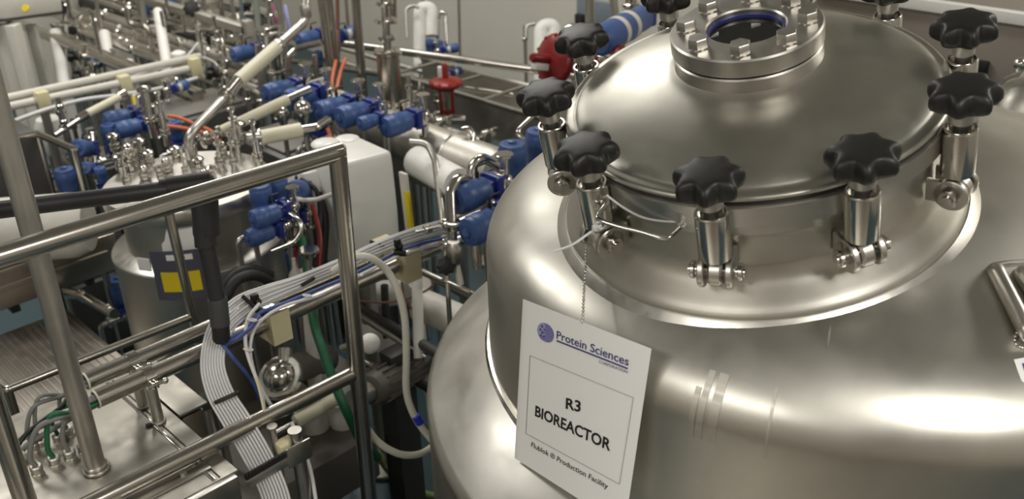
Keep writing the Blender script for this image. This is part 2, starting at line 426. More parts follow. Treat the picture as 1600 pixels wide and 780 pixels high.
# the card leans on the tank: a gently curved sheet fitted to the skin behind it
smp = []
for i in range(7):
    for j in range(7):
        u, v = i / 6, j / 6; x, y = happly(H, u, v); smp.append((u, v, depth(on_tank(x, y, .004, .58))))
def lsq(rows, rhs):
    n = len(rows[0]); A = [[sum(r[i] * r[j] for r in rows) for j in range(n)] for i in range(n)]; B = [sum(r[i] * b for r, b in zip(rows, rhs)) for i in range(n)]
    for i in range(n):
        p = max(range(i, n), key=lambda r: abs(A[r][i])); A[i], A[p] = A[p], A[i]; B[i], B[p] = B[p], B[i]
        for r in range(n):
            if r != i:
                k = A[r][i] / A[i][i]; A[r] = [x - k * y for x, y in zip(A[r], A[i])]; B[r] -= k * B[i]
    return [B[i] / A[i][i] for i in range(n)]
bas = lambda u, v: [1, u, v, u * u, u * v]
cf = lsq([bas(u, v) for u, v, _ in smp], [d for *_, d in smp])
fitd = lambda u, v: sum(a * b for a, b in zip(cf, bas(u, v)))
drop = max(fitd(u, v) - d for u, v, d in smp)
def card(u, v, off=0.0):
    x, y = happly(H, u, v); return P(x, y, fitd(u, v) - drop - .003 - off)
sign = thing('hanging_sign', 'white laminated sign reading R3 BIOREACTOR hanging on the tank shoulder', 'sign', card(.5, .5))
def sheet(u0, u1, v0, v1, off, th, nu=20, nv=20):
    b = MB(); vs = []; fs = []; n = nu + 1
    for s in (0, 1):
        for j in range(nv + 1):
            for i in range(nu + 1): vs.append(card(u0 + (u1 - u0) * i / nu, v0 + (v1 - v0) * j / nv, off - s * th))
    K = n * (nv + 1)
    for j in range(nv):
        for i in range(nu):
            a = j * n + i; fs.append((a, a + 1, a + n + 1, a + n)); fs.append((K + a, K + a + n, K + a + n + 1, K + a + 1))
    for i in range(nu):
        fs.append((i, K + i, K + i + 1, i + 1)); a = nv * n + i; fs.append((a, a + 1, K + a + 1, K + a))
    for j in range(nv):
        a = j * n; fs.append((a, a + n, K + a + n, K + a)); a += nu; fs.append((a, K + a, K + a + n, a + n))
    return b.add(vs, fs)
sheet(.0, 1., 0, 1, 0, .0006).build('laminate', 'paper', sign)
def pxuv(x, y): return happly(HI, x, y)
c5 = lambda x, y: (780 + x / 2.2943, 440 + y / 2.2943)
def strip(pts, wpx, name, mat, parent):
    """an inked line on the card through photograph points"""
    b = MB()
    for p, q in zip(pts, pts[1:]):
        n = 16; vs = []; fs = []
        L = math.hypot(q[0] - p[0], q[1] - p[1]); nx, ny = -(q[1] - p[1]) / L * wpx / 2, (q[0] - p[0]) / L * wpx / 2
        for i in range(n + 1):
            x = p[0] + (q[0] - p[0]) * i / n; y = p[1] + (q[1] - p[1]) * i / n
            vs.append(card(*pxuv(x + nx, y + ny), .0012)); vs.append(card(*pxuv(x - nx, y - ny), .0012))
        for i in range(n): fs.append((2 * i, 2 * i + 1, 2 * i + 3, 2 * i + 2))
        b.add(vs, fs)
    return b.build(name, mat, parent)
def text_mesh(body, bold=0.0):
    cu = bpy.data.curves.new('t', 'FONT'); cu.body = body; cu.size = 1; cu.resolution_u = 3; cu.offset = bold
    o = bpy.data.objects.new('t', cu); COL.objects.link(o)
    dg = bpy.context.evaluated_depsgraph_get(); me = bpy.data.meshes.new_from_object(o.evaluated_get(dg))
    vs = [v.co.copy() for v in me.vertices]; fs = [tuple(p.vertices) for p in me.polygons]
    bpy.data.objects.remove(o); bpy.data.curves.remove(cu); bpy.data.meshes.remove(me)
    return vs, fs
def inscribe(body, p0, p1, cap, mat, bold=0.0, name='printed_text', fn=None, parent=None, uvf=None):
    vs, fs = text_mesh(body, bold)
    x0 = min(v.x for v in vs); x1 = max(v.x for v in vs)
    ch = .72                                            # capital height of the lettering
    fn = fn or (lambda u, v: card(u, v, .0012)); uvf = uvf or pxuv
    a = uvf(*p0); c = uvf(*p1); up = uvf(p0[0] + cap[0], p0[1] + cap[1])
    dx = (c[0] - a[0], c[1] - a[1]); dy = (up[0] - a[0], up[1] - a[1])
    out = []
    for v in vs:
        s = (v.x - x0) / (x1 - x0); t = v.y / ch
        out.append(fn(a[0] + dx[0] * s + dy[0] * t, a[1] + dx[1] * s + dy[1] * t))
    return MB().add(out, fs).build(name, mat, parent)
inscribe('R3', c5(238, 455), c5(291, 468), (.6, -17), 'ink', .022, parent=sign)
inscribe('BIOREACTOR', c5(128, 481), c5(397, 608), (1, -16.5), 'ink', .022, parent=sign)
inscribe('Flublok \u00ae Production Facility', c5(114, 592), c5(388, 745), (.9, -7.6), 'ink', .006, parent=sign)
inscribe('Protein Sciences', c5(205, 204), c5(463, 303), (.6, -12.6), 'navy', .01, parent=sign)
inscribe('CORPORATION', c5(357, 292), c5(459, 330), (.2, -4.6), 'navy', .0, parent=sign)
strip([c5(205, 212), c5(461, 313)], 2.4, 'underline', 'navy', sign)
strip([c5(110, 266), c5(481, 417), c5(431, 727), c5(95, 545), c5(110, 266)], .9, 'printed_border', 'greyink', sign)
# striped globe logo
lg = MB(); vs = []
cu0, cv0 = pxuv(852.2, 520); ru, rv = abs(pxuv(865.4, 525)[0] - cu0), abs(pxuv(852.5, 535)[1] - cv0)
for i in range(40): vs.append(card(cu0 + ru * math.cos(2 * PI * i / 40), cv0 + rv * math.sin(2 * PI * i / 40), .0011))
lg.add(vs, [tuple(range(40))]).build('globe_logo', 'lilac', sign)
lb = MB()
for k in range(9):
    s = -.82 + k * .2; hw = math.sqrt(1 - s * s) * .96; x0 = -hw if k > 6 else -hw * .25 + .1 * (k % 3)
    th = .045; pts = [(x0, s - th), (hw, s - th), (hw, s + th), (x0, s + th)]
    lb.add([card(cu0 + ru * a, cv0 + rv * b, .0014) for a, b in pts], [(0, 1, 2, 3)])
for a, b, r in ((-.45, -.5, .14), (-.62, -.1, .13), (-.35, .12, .15), (-.5, .45, .12), (-.12, -.28, .1), (-.15, .5, .1)):
    lb.add([card(cu0 + ru * (a + r * math.cos(i * PI / 5)), cv0 + rv * (b + r * math.sin(i * PI / 5)), .0014) for i in range(10)], [tuple(range(10))])
lb.build('logo_stripes', 'navy', sign)
def bead_chain(pts, r, name, label, parent=None):
    pts = spline(pts, 30); b = MB(); acc = 0; last = pts[0]; b.sphere(last, r, seg=8)
    for p in pts[1:]:
        if (p - last).length > r * 2.5: b.sphere(p, r, seg=8); b.tube([last, p], r * .35, 5); last = p
    o = b.build(name, 'bright', parent)
    return tag(o, label, 'chain') if not parent else o
bead_chain([on_tank(926, 338, .02), on_tank(918, 362, .012), on_tank(917, 372, .010)] + [on_tank(917, 372, .010).lerp(card(*pxuv(910, 508), .004), k_ / 5) for k_ in range(1, 6)], .0024, 'bead_chain', 'steel bead chain holding the white sign on the tank')
# rubbed streaks left on the head
def azim(x, y):
    p = on_tank(x, y); return math.atan2(p.y - BY, p.x - BX), p
_fa, _fb = frame(EZ)
def own(w_):
    v = Vector((math.cos(w_), math.sin(w_), 0)); return math.atan2(v.dot(_fb), v.dot(_fa))
for k, (xa, xb, ya, m_) in enumerate(((1082, 1092, 585, 'streak'), (1102, 1113, 560, 'streak'), (1116, 1132, 575, 'streak'), (1204, 1209, 600, 'streak'), (1292, 1295, 500, 'streak'))):
    wa, pa = azim(xa, ya + 40); wb, _ = azim(xb, ya + 40); top_ = on_tank(xa, ya)
    r0 = math.hypot(top_.x - BX, top_.y - BY); a_, b_ = sorted((own(wa), own(wb)))
    pr = [(r, z) for r, z in head if r > r0 and z > (ZJ + .03 if k < 4 else 1.5)]
    if len(pr) > 2: MB().lathe([(r + .0006, z + .0004) for r, z in pr], BO, EZ, 4, a_, b_, cap=False).build('rubbed_streak', m_, tank)
# handle bracket and second sign at the right edge
def at_tank(x, y, l=.0): return on_tank(x, y, l, .58)
n0 = (at_tank(1552, 425) - TC); n0 = (n0 - tup * n0.dot(tup)).normalized()
hb = thing('handle_bracket', 'steel U handle welded on the tank shoulder at the right edge', 'handle', at_tank(1560, 430))
MB().pipe([at_tank(1556, 423, -.004), at_tank(1556, 423, .035), at_tank(1606, 520, .045), at_tank(1606, 525, -.004)], .0115, .016, 16).build('grip', 'satin', hb)
MB().pipe([at_tank(1555, 414, .002), at_tank(1575, 411, .004), at_tank(1640, 408, .004)], .004, .01, 10).build('weld_edge', 'satin', hb)
MB().pipe([at_tank(1598, 428, -.004), at_tank(1598, 428, .03), at_tank(1660, 520, .04), at_tank(1660, 525, -.004)], .0115, .016, 16).build('grip', 'satin', hb)
bead_chain([at_tank(1602, 505, .03), at_tank(1592, 516, .012), at_tank(1585, 530, .005), at_tank(1590, 541, .004), at_tank(1606, 545, .004)], .0022, 'bead_chain', 'steel bead chain looped under the handle at the right edge')
s2 = thing('hanging_sign', 'small white tag with a dark block cut by the right edge', 'sign', at_tank(1600, 600, .01))
q = [at_tank(1584, 562, .006), at_tank(1640, 552, .006), at_tank(1655, 660, .006), at_tank(1622, 670, .006)]
nq = (q[1] - q[0]).cross(q[3] - q[0]).normalized(); nq = nq if nq.dot(EYE - q[0]) > 0 else -nq
MB().prism(q, nq, .001).build('card', 'paper', s2)
q2 = [q[0].lerp(q[1], a).lerp(q[3].lerp(q[2], a), b) + nq * .0012 for a, b in ((.17, .08), (.9, .06), (.9, .55), (.17, .55))]
MB().prism(q2, nq, .0006).build('printed_block', 'navy', s2)

# ------------------------------------------------------------------ kinds built once and repeated
def pts3(l): return [P(*q) if not isinstance(q, Vector) else q for q in l]
def line(name, label, pts, r, mat, R=.04, cat='pipe', group=None, seg=12):
    """a rigid pipe: straight runs with drawn bends"""
    return tag(MB().pipe(pts3(pts), r, R, seg).build(name, mat), label, cat, group)
def hose(name, label, pts, r, mat, cat='hose', group=None, seg=10, n=8):
    return tag(MB().tube(spline(pts3(pts), n), r, seg).build(name, mat), label, cat, group)
O0 = Vector((0, 0, 0))
def clamp_shape(b, c, ax, r, wing=True):
    """sanitary clamp: two flanges in a hinged band with a wing nut"""
    ax = Vector(ax).normalized(); a, q = frame(ax)
    b.lathe([(r * .7, -.011), (r * 1.12, -.010), (r * 1.42, -.006), (r * 1.42, .006), (r * 1.12, .010), (r * .7, .011)], c, ax, 24)
    if wing:
        e = c + a * r * 1.75
        b.box(c + a * r * 1.55, (r * .7, .014, .018), (a, q, ax), .002)
        b.cyl(e - q * .016, e + q * .022, .0045, seg=10).box(e + q * .024, (.030, .007, .011), (a, q, ax), .002)
    return b
def mk_valve(r):
    """air-operated diaphragm valve; its cap points along +Z"""
    vb = MB().sphere(O0 + EZ * -.030, .026, seg=16).tube([(-.075, 0, -.034), (.075, 0, -.034)], .0135, 14)
    for s in (-1, 1): vb.disc((s * .075, 0, -.034), EX, .025, .008)
    vb.box((0, 0, -.008), (.062, .062, .014), bev=.004); vb.build('valve_body', 'bright', r)
    y = MB().box((0, 0, .010), (.070, .070, .022), bev=.006).box((0, 0, .030), (.046, .046, .024), bev=.004)
    for sx in (-1, 1):
        for sy in (-1, 1): y.cyl((sx * .028, sy * .028, -.016), (sx * .028, sy * .028, .026), .0055, seg=8)
    y.build('yoke', 'dblue', r)
    ac = MB().lathe([(.020, .036), (.034, .040), (.0365, .046), (.0365, .066), (.0385, .067), (.0385, .088), (.040, .090), (.040, .128), (.0385, .130), (.0375, .133), (.0375, .140), (.035, .144), (.030, .145)], O0, EZ, 28)
    for k in range(8):
        a = k * PI / 4; ac.box((.0385 * math.cos(a), .0385 * math.sin(a), .110), (.004, .006, .034), (Vector((math.cos(a), math.sin(a), 0)), Vector((-math.sin(a), math.cos(a), 0)), EZ), .001)
    ac = ac.build('actuator', 'blue', r)
    MB().lathe([(.030, .145), (.013, .146), (.0125, .152), (.009, .154), (1e-4, .154)], O0, EZ, 24).torus((0, 0, .145), EZ, .022, .0016, 24, 6).build('end_cap', 'blue', ac)
    MB().cyl((.036, .012, .056), (.052, .012, .056), .006, seg=10).pipe([(.052, .012, .056), (.066, .012, .056), (.066, .012, .02)], .003, .01, 8).build('air_fitting', 'black', ac)
    MB().lathe([(.0372, .058), (.0392, .0665), (.0392, .084), (.0388, .084)], O0, EZ, 16, -1.0, .9).build('type_label', 'offwhite', r)
def mk_knobvalve(r):
    vb = MB().sphere(O0 + EZ * -.03, .024, seg=14).tube([(-.06, 0, -.03), (.06, 0, -.03)], .0125, 12)
    for s in (-1, 1): vb.disc((s * .06, 0, -.03), EX, .024, .008)
    vb.box((0, 0, -.005), (.056, .056, .012), bev=.004).build('valve_body', 'bright', r)
    star(MB(), O0 + EZ * .022, EZ, .040, [(.5, 0, 0), (.9, .004, .15), (1, .012, .2), (1, .026, .2), (.9, .034, .15), (.6, .038, .05), (.1, .039, 0)], 8, 0, 64).build('hand_knob', 'black', r)
    MB().lathe([(.026, -.002), (.026, .016), (.02, .024)], O0, EZ, 20).build('bonnet', 'rubber', r)
TAILS = []
def mk_clampring(r): clamp_shape(MB(), O0, EZ, .022).build('clamp_band', 'bright', r)
DIRV = {'-X': -EX, '+X': EX, '-Y': -EY, '+Y': EY, 'Z': EZ, '-Z': -EZ, 'F': Vector((-.55, -.62, .35)), 'L': Vector((-.75, .3, .2)), 'R': Vector((.5, -.5, .1))}
def tail(r, M4, s):
    c = M4 @ Vector((0, 0, -.034)); e = M4 @ Vector((.075, 0, -.034)); e2 = M4 @ Vector((-.075, 0, -.034))
    k = e if e.z < e2.z else e2; o_ = (k - c).normalized()
    MB().pipe([k, k + o_ * .035, Vector(((k + o_ * .04).x, (k + o_ * .04).y, .004))], .0105 * s, .025, 10).build('tail_pipe', 'satin', r)
def valve(x, y, d, dr, label, s=1.0, hint=None, group=None):
    """x, y, d give the middle of the blue body"""
    z = DIRV[dr].normalized(); O = P(x, y, d) - z * .085 * s
    m_ = basis(O, z, hint, s); r = inst('valve', mk_valve, m_, 'diaphragm_valve', label, 'valve', group); TAILS.append((r, m_, s)); return r
def knobvalve(x, y, d, dr, label, s=1.0, hint=None):
    z = DIRV[dr].normalized(); O = P(x, y, d) - z * .03 * s
    m_ = basis(O, z, hint, s); r = inst('knobvalve', mk_knobvalve, m_, 'manual_valve', label, 'valve'); TAILS.append((r, m_, s)); return r

# ------------------------------------------------------------------ guard rail in front, scaffold post, enclosure
RR = .0192
rc = P(527, 238, 1.95); RZ = rc.z
rl_ = PZ(-78, 424, RZ); rl_out = rl_ + (rl_ - rc).normalized() * 1.1
rail = thing('guard_rail', 'nearest satin steel guard rail with mitred corner across the left half', 'railing', Vector((rc.x, rc.y, 0)))
MB().tube([rl_out, rc + (rc - rl_).normalized() * .010], RR, 24).build('top_rail', 'rail', rail)
pb = under(rc, 577, 780); foot = to_z(rc, pb, .012)
MB().tube([rc - EZ * -.012, foot], RR, 24).build('post', 'rail', rail)
MB().disc(foot, EZ, .055, .02).build('foot_plate', 'satin', rail)
t_ = (583 - 238) / (780 - 238); mr = under(rc, 554, 583)
ml = PZ(150, 783, mr.z); ml2 = ml + (ml - mr).normalized() * 1.2
MB().tube([mr, ml2], RR * .96, 24).build('mid_rail', 'rail', rail)
pl0 = rl_; pl1 = under(pl0, 42, 790); f1 = to_z(pl0, pl1, .951)
MB().tube([pl0, f1], RR, 24).build('post', 'rail', rail); MB().disc(f1, EZ, .055, .02).build('foot_plate', 'satin', rail)

BZ = .94                                            # top of the terminal enclosure
pbase = PZ(151, 734, BZ); ptop = under(pbase, 0, 180); ptop2 = to_z(ptop, pbase, 2.3)
post = thing('scaffold_post', 'grey galvanised tube post standing on the steel enclosure lid', 'post', pbase)
MB().tube([ptop2, pbase + EZ * .002], .0195, 24).build('tube', 'galv', post)
MB().disc(pbase + EZ * .0045, EZ, .028, .007).disc(pbase + EZ * .012, EZ, .0235, .008).build('base_collar', 'satin', post)
q0, q1, q2, q3 = PZ(-60, 690, BZ), PZ(275, 652, BZ), PZ(374, 733, BZ), PZ(240, 900, BZ)
ex0 = min(q0.x, .2); bx0, bx1 = q0.x - .25, (q1.x + q2.x) / 2
by1 = PZ(50, 636, BZ).y; by0 = q2.y
enc = thing('terminal_enclosure', 'low steel terminal enclosure with cable glands on its lid at lower left', 'enclosure', Vector((bx0, by0, 0)))
bm_ = Vector(((bx0 + bx1) / 2, (by0 + by1) / 2, 0))
MB().box((bm_.x, bm_.y, BZ - .004), (bx1 - bx0, by1 - by0, .008), bev=.002).build('lid', 'boxsteel', enc)
MB().box((bm_.x, bm_.y, BZ / 2 - .01), (bx1 - bx0 - .03, by1 - by0 - .03, BZ - .02), bev=.004).build('cabinet_body', 'cabinet', enc)
g0, g1 = PZ(193, 628, BZ), PZ(292, 703, BZ)
gx = (g0.x + g1.x) / 2
MB().bar((gx, by0 + .005, BZ + .0012), (gx, by1 - .002, BZ + .0012), .007, .003).build('lid_seam', 'bright', enc)
MB().bar((gx + .012, by0 + .005, BZ + .0008), (gx + .012, by1 - .002, BZ + .0008), .003, .002).build('lid_seam', 'darkmetal', enc)
h0, h1 = PZ(326, 728, BZ), PZ(200, 792, BZ)
MB().bar(h0 + EZ * .003, h1 + EZ * .003, .030, .005).hexhead(PZ(287, 745, BZ) + EZ * .005, EZ, .0075, .006).build('hold_down_strip', 'satin', enc)
s_ = PZ(233, 666, BZ); MB().lathe([(.007, 0), (.007, .004), (.004, .006), (1e-4, .006)], s_, EZ, 16).build('lid_screw', 'rubber', enc)
MB().box((bm_.x + .02, by0 - .010, BZ - .035), (bx1 - bx0 - .06, .018, .07), bev=.003).build('front_flange', 'satin', enc)
e2_ = PZ(323, 628, BZ); ey0 = PZ(299, 640, BZ).y
en2 = thing('terminal_enclosure', 'narrow steel enclosure step under the far side of the conduits', 'enclosure', Vector((e2_.x, ey0, 0)))
MB().box(((bx1 + e2_.x) / 2 + .003, (ey0 + by1) / 2, BZ - .004), (e2_.x - bx1 - .004, by1 - ey0, .008), bev=.002).build('lid', 'boxsteel', en2)
MB().box(((bx1 + e2_.x) / 2 + .003, (ey0 + by1) / 2, BZ / 2 - .01), (e2_.x - bx1 - .02, by1 - ey0 - .02, BZ - .02), bev=.003).build('cabinet_body', 'cabinet', en2)
# glands and the cables that go up into the conduits
CZ1 = 1.06
cd_a = PZ(151, 624, CZ1); cd_b = PZ(135, 596, CZ1)   # open ends of the front and rear conduit
GL = [((33, 752), 'black', 'black cable in the gland nearest the left post', .0055),
      ((60, 742), 'grey', 'grey cable bent steeply over the second gland from the left post', .0065),
      ((87, 728), 'green', 'green and yellow earth cable rising from a gland', .0065),
      ((111, 718), 'grey', 'grey cable pair rising from the gland left of the galvanised post', .006),
      ((55, 706), 'grey', 'grey cable arching highest behind the black one', .0055),
      ((68, 700), 'grey', 'thin grey cable in the back row of glands, left one', .005),
      ((94, 692), 'green', 'green cable in the back row of glands', .005),
      ((108, 682), 'grey', 'grey cable in the back row of glands, right one', .005),
      ((133, 707), 'grey', 'grey cable half hidden behind the galvanised post', .005)]
for k, ((x, y), m_, lb_, rr_) in enumerate(GL):
    p = PZ(x, y, BZ)
    g = thing('cable_gland', 'brass-toned cable gland holding the ' + lb_.replace(' rising from a gland', '').replace(' rising from the gland', ', just')[:60], 'cable gland', p, 'cable glands on the enclosure')
    MB().lathe([(.0135, 0), (.0135, .006), (.0125, .007)], p, EZ, 6).build('lock_nut', 'dullsteel', g)
    MB().lathe([(.0115, .006), (.0115, .013), (.0125, .014), (.0125, .021), (.010, .024), (.0075, .024)], p, EZ, 20).build('dome_nut', 'dullsteel', g)
    tgt = (cd_a if k in (1, 2, 3, 6, 8) else cd_b) + Vector((0, random.uniform(-.009, .009), random.uniform(-.010, .006)))
    a_ = p + EZ * .022; up_ = .06 + .02 * (k % 3)
    hose('cable', lb_, [a_, a_ + EZ * .03 + EX * -.004, a_.lerp(tgt, .25) + EZ * (up_ * .75) + EX * -.01, a_.lerp(tgt, .62) + EZ * (.025), tgt + EX * -.03, tgt + EX * .08], rr_ * .85, m_, 'cable', 'cables rising from the enclosure glands')
hose('cable', 'grey and green cables lying over to the left from the front conduit mouth', [PZ(12, 728, BZ) + EZ * .01, P(30, 690, 2.0), P(75, 660, 2.02), P(120, 640, 2.04), cd_a + EX * .05], .006, 'green', 'cable', 'cables rising from the enclosure glands')
hose('cable', 'pale grey cable lying over to the left beside the green one', [PZ(18, 738, BZ) + EZ * .01, P(38, 700, 1.99), P(80, 672, 2.0), P(122, 648, 2.03), cd_a + EX * .05 - EZ * .008], .006, 'grey', 'cable', 'cables rising from the enclosure glands')
tag(MB().box(PZ(28, 722, BZ) + EZ * .012, (.035, .03, .02), bev=.007).build('clear_sleeve', 'silicone'), 'crumpled clear sleeve lying on the enclosure lid by the glands', 'sleeve')

# the two conduits: each end is open, carried on stub posts and cream clamp blocks
def conduit(name, label, e0, far, r=.0195):
    t = thing(name, label, 'conduit', e0)
    u = (far - e0).normalized()
    n_ = MB().lathe([(r, 0), (r, (far - e0).length), (r * .9, (far - e0).length), (r * .9, 0), (r, 0)], e0, u, 28, cap=False); n_.build('tube', 'rail', t)
    MB().lathe([(r * 1.01, -.003), (r * 1.01, .001), (r * .88, .001), (r * .88, -.003), (r * 1.01, -.003)], e0, u, 24, cap=False).build('end_bush', 'silicone', t)
    return t, u
fa = PZ(775, 345, CZ1); fb = PZ(700, 330, CZ1)
fa = cd_a + EX * 1.30 + EY * ((fa - cd_a).y * 1.30 / (fa - cd_a).x)
fb = Vector((fa.x, cd_b.y + (fa.y - cd_a.y), CZ1))
ca, ua = conduit('cable_conduit', 'front one of two parallel steel conduits running up to the right', cd_a, fa)
cb, ub = conduit('cable_conduit', 'rear one of two parallel steel conduits running up to the right', cd_b, fb)
for (x, y), c0, u, lb_ in (((243, 598), cd_a, ua, 'short steel stub post with hinged clamp under the front conduit'), ((213, 570), cd_b, ub, 'short steel stub post with hinged clamp under the rear conduit')):
    p = PZ(x, y, CZ1); p = c0 + u * (p - c0).dot(u)
    t = thing('stub_post', lb_, 'post', Vector((p.x, p.y, BZ)), 'conduit stub posts')
    MB().cyl((p.x, p.y, BZ), (p.x, p.y, CZ1 - .018), .0125).disc((p.x, p.y, BZ + .004), EZ, .016, .006).build('post', 'dullsteel', t)
    a_, n_ = frame(u)
    cl = MB().lathe([(.0205, -.011), (.0225, -.011), (.0225, .011), (.0205, .011)], p, u, 28)
    for s in (-1, 1): cl.box(p - EY * .026 - EZ * .008 + EX * s * .004, (.006, .018, .016), bev=.002)
    cl.cyl(p - EY * .03 - EX * .018 - EZ * .008, p - EY * .03 + EX * .02 - EZ * .008, .004, seg=10).sphere(p - EY * .03 + EX * .022 - EZ * .008, .0075, seg=10)
    cl.build('hinged_clamp', 'bright', t)
cy_mid = (cd_b.y - cd_a.y)
for (x, y), lb_ in (((428, 500), 'cream plastic clamp block holding both conduits, the nearer one'), ((633, 407), 'cream plastic clamp block holding both conduits, the farther one by the hose')):
    p = PZ(x, y, CZ1); s = (p - cd_a).dot(ua); A_ = cd_a + ua * s; B_ = cd_b + ub * (s - .0)
    B_ = Vector((A_.x, B_.y, CZ1))
    t = thing('clamp_block', lb_, 'clamp', A_, 'cream conduit clamp blocks')
    for C_ in (A_, B_):
        b = MB(); o_ = []
        m_ = 20
        # block with a round bore: outer box profile bridged to the bore
        prof_o = [(-.031, -.034), (.031, -.034), (.031, .030), (-.031, .030)]
        vs = []; fs = []
        for sx in (-.025, .025):
            for k in range(m_):
                w_ = 2 * PI * k / m_ + PI / 4; cx_, sy_ = math.cos(w_), math.sin(w_); q_ = 1 / max(abs(cx_), abs(sy_))
                vs.append(C_ + EX * sx + EY * (cx_ * q_ * .031) + EZ * (sy_ * q_ * .040 - .008))
            for k in range(m_):
                w_ = 2 * PI * k / m_ + PI / 4; vs.append(C_ + EX * sx + EY * (math.cos(w_) * .0198) + EZ * (math.sin(w_) * .0198))
        for k in range(m_):
            k2 = (k + 1) % m_
            fs += [(k, k2, m_ + k2, m_ + k), (2 * m_ + k, 3 * m_ + k, 3 * m_ + k2, 2 * m_ + k2), (k, 2 * m_ + k, 2 * m_ + k2, k2), (m_ + k, m_ + k2, 3 * m_ + k2, 3 * m_ + k)]
        b.add(vs, fs).build('block', 'cream', t)
    MB().box(A_ + EZ * .0345, (.048, .058, .004), bev=.001).hexhead(A_ + EZ * .0365, EZ, .006, .004).build('cover_plate', 'bright', t)

# black plastic drop pipe behind the rail
bp = thing('drop_pipe', 'black plastic pipe with elbow dropping between rail and conduits', 'pipe', P(330, 288, 1.93))
e0 = P(333, 290, 1.95); e1_ = P(-40, 333, 1.80)
MB().tube([e1_ + (e1_ - P(285, 293, 1.93)).normalized() * .9, e1_, P(285, 293, 1.93)], .0168, 20).build('horizontal_run', 'blackpipe', bp)
MB().cyl(P(250, 296, 1.92), P(292, 291, 1.935), .0205).cyl(P(262, 295, 1.922), P(330, 285, 1.945), .0235).build('socket', 'black', bp)
v1 = P(337, 372, 1.975); v2 = P(347, 520, 2.03)
MB().sphere(P(318, 288, 1.945), .0255).tube([P(316, 288, 1.945), P(319, 305, 1.95), P(323, 366, 1.975)], [.0255, .0275, .0275], 24).build('elbow', 'blackpipe', bp)
MB().tube([P(319, 350, 1.965), P(322, 385, 1.975)], .0225, 24).tube([P(322, 380, 1.975), P(340, 470, 2.01)], .0172, 24).build('down_pipe', 'blackpipe', bp)
MB().tube([P(339, 466, 2.008), P(340, 470, 2.01), P(344, 508, 2.025)], [.019, .0205, .0205], 24).build('coupling', 'greypipe', bp)
MB().tube([P(344, 506, 2.024), P(346, 530, 2.032), P(346.5, 535, 2.034)], [.0185, .0185, .014], 24).build('end_cap', 'rubber', bp)

# white tube ribbon over the conduits
NT = 9
WL = ['farthest', 'second', 'third', 'fourth', 'middle', 'sixth', 'seventh', 'eighth', 'nearest']
ctr = [(712, 350, 2.58), (660, 363, 2.52), (600, 384, 2.44), (540, 411, 2.36), (470, 440, 2.27), (420, 459, 2.20), (380, 478, 2.14), (346, 512, 2.085), (332, 562, 2.055), (342, 610, 2.03), (368, 655, 2.02), (398, 705, 2.02), (425, 760, 2.02), (440, 810, 2.02)]
off = [(-.8, -2.3, 1), (-.8, -2.3, 1), (-.8, -2.2, 1), (-.9, -2.1, 1), (-1.1, -2.1, 1), (-1.9, -2.8, .8), (-3.3, -2.9, .4), (-4.3, -1.4, .1), (-4.3, .3, 0), (-4.6, 1.2, 0), (-4.7, 2.0, 0), (-4.7, 2.1, 0), (-4.7, 1.8, 0), (-4.7, 1.5, 0)]
for k in range(NT):
    j = k - (NT - 1) / 2
    hose('white_tube', 'white tube in the flat ribbon over the conduits, %s from the steel post' % WL[NT - 1 - k], [(x - ox * j, y - oy * j, d - .012 * (k % 2) * dz) for (x, y, d), (ox, oy, dz) in zip(ctr, off)], .0028, 'wtube', 'tube', 'white tubes of the flat ribbon', 8)
def tie(x, y, d, ang, L, label, mat='rubber', th=.006):
    a = math.radians(ang); p = P(x - L * math.cos(a), y - L * math.sin(a), d); q = P(x + L * math.cos(a), y + L * math.sin(a), d)
    return tag(MB().bar(p, q, .009, .005, ROT @ Vector((0, 0, 1)), .002).sphere(q, .005, seg=8).build('cable_tie', mat), label, 'cable tie', 'cable ties on tubes')
tie(353, 622, 2.008, -24, 20, 'black tie band across the white ribbon below the conduits')
tie(388, 471, 2.13, 42, 13, 'dark tie band across the white ribbon beside the black pipe')
tie(588, 381, 2.43, 20, 11, 'black tie holding the white ribbon near the white wrapped box')
tie(480, 441, 2.25, -30, 11, 'black tie over the white ribbon left of the steel post')
MBt = MB().sphere(P(402, 472, 2.145), .010, seg=10).box(P(398, 466, 2.14), (.018, .014, .022), bev=.004).cyl(P(396, 480, 2.14), P(416, 492, 2.14), .0085)
tag(MBt.build('saddle_clip', 'black'), 'black plastic saddle clip on the nearer cream clamp block', 'clip')
tag(MB().sphere(P(624, 385, 2.36), .010, seg=10).box(P(621, 380, 2.355), (.016, .014, .024), bev=.004).cyl(P(616, 394, 2.36), P(634, 396, 2.36), .0085).build('saddle_clip', 'black'), 'black plastic saddle clip on the farther cream clamp block', 'clip')
hose('blue_tube', 'blue tube lying along the top of the conduits', [(697, 372, 2.50), (660, 380, 2.44), (625, 392, 2.38), (585, 412, 2.33), (545, 432, 2.28), (490, 455, 2.22), (445, 474, 2.16), (405, 490, 2.12), (385, 515, 2.08), (350, 533, 2.05)], .0044, 'bluetube', 'tube')
hose('blue_tube', 'blue tube dropping away below the black pipe end', [(346, 536, 2.045), (365, 560, 2.05), (395, 598, 2.1), (412, 640, 2.15)], .0042, 'bluetube', 'tube')
hose('blue_tube', 'second blue tube curving beside the black pipe end', [(405, 494, 2.115), (392, 512, 2.08), (372, 528, 2.055), (348, 540, 2.045)], .0042, 'bluetube', 'tube')
hose('white_cable', 'single white cable alongside the blue tube on the conduits', [(690, 380, 2.49), (650, 391, 2.42), (617, 403, 2.35), (560, 432, 2.28), (500, 461, 2.21), (440, 480, 2.15), (402, 508, 2.1), (391, 545, 2.07), (398, 585, 2.05), (410, 620, 2.05), (414, 660, 2.05)], .0038, 'wtube', 'cable')
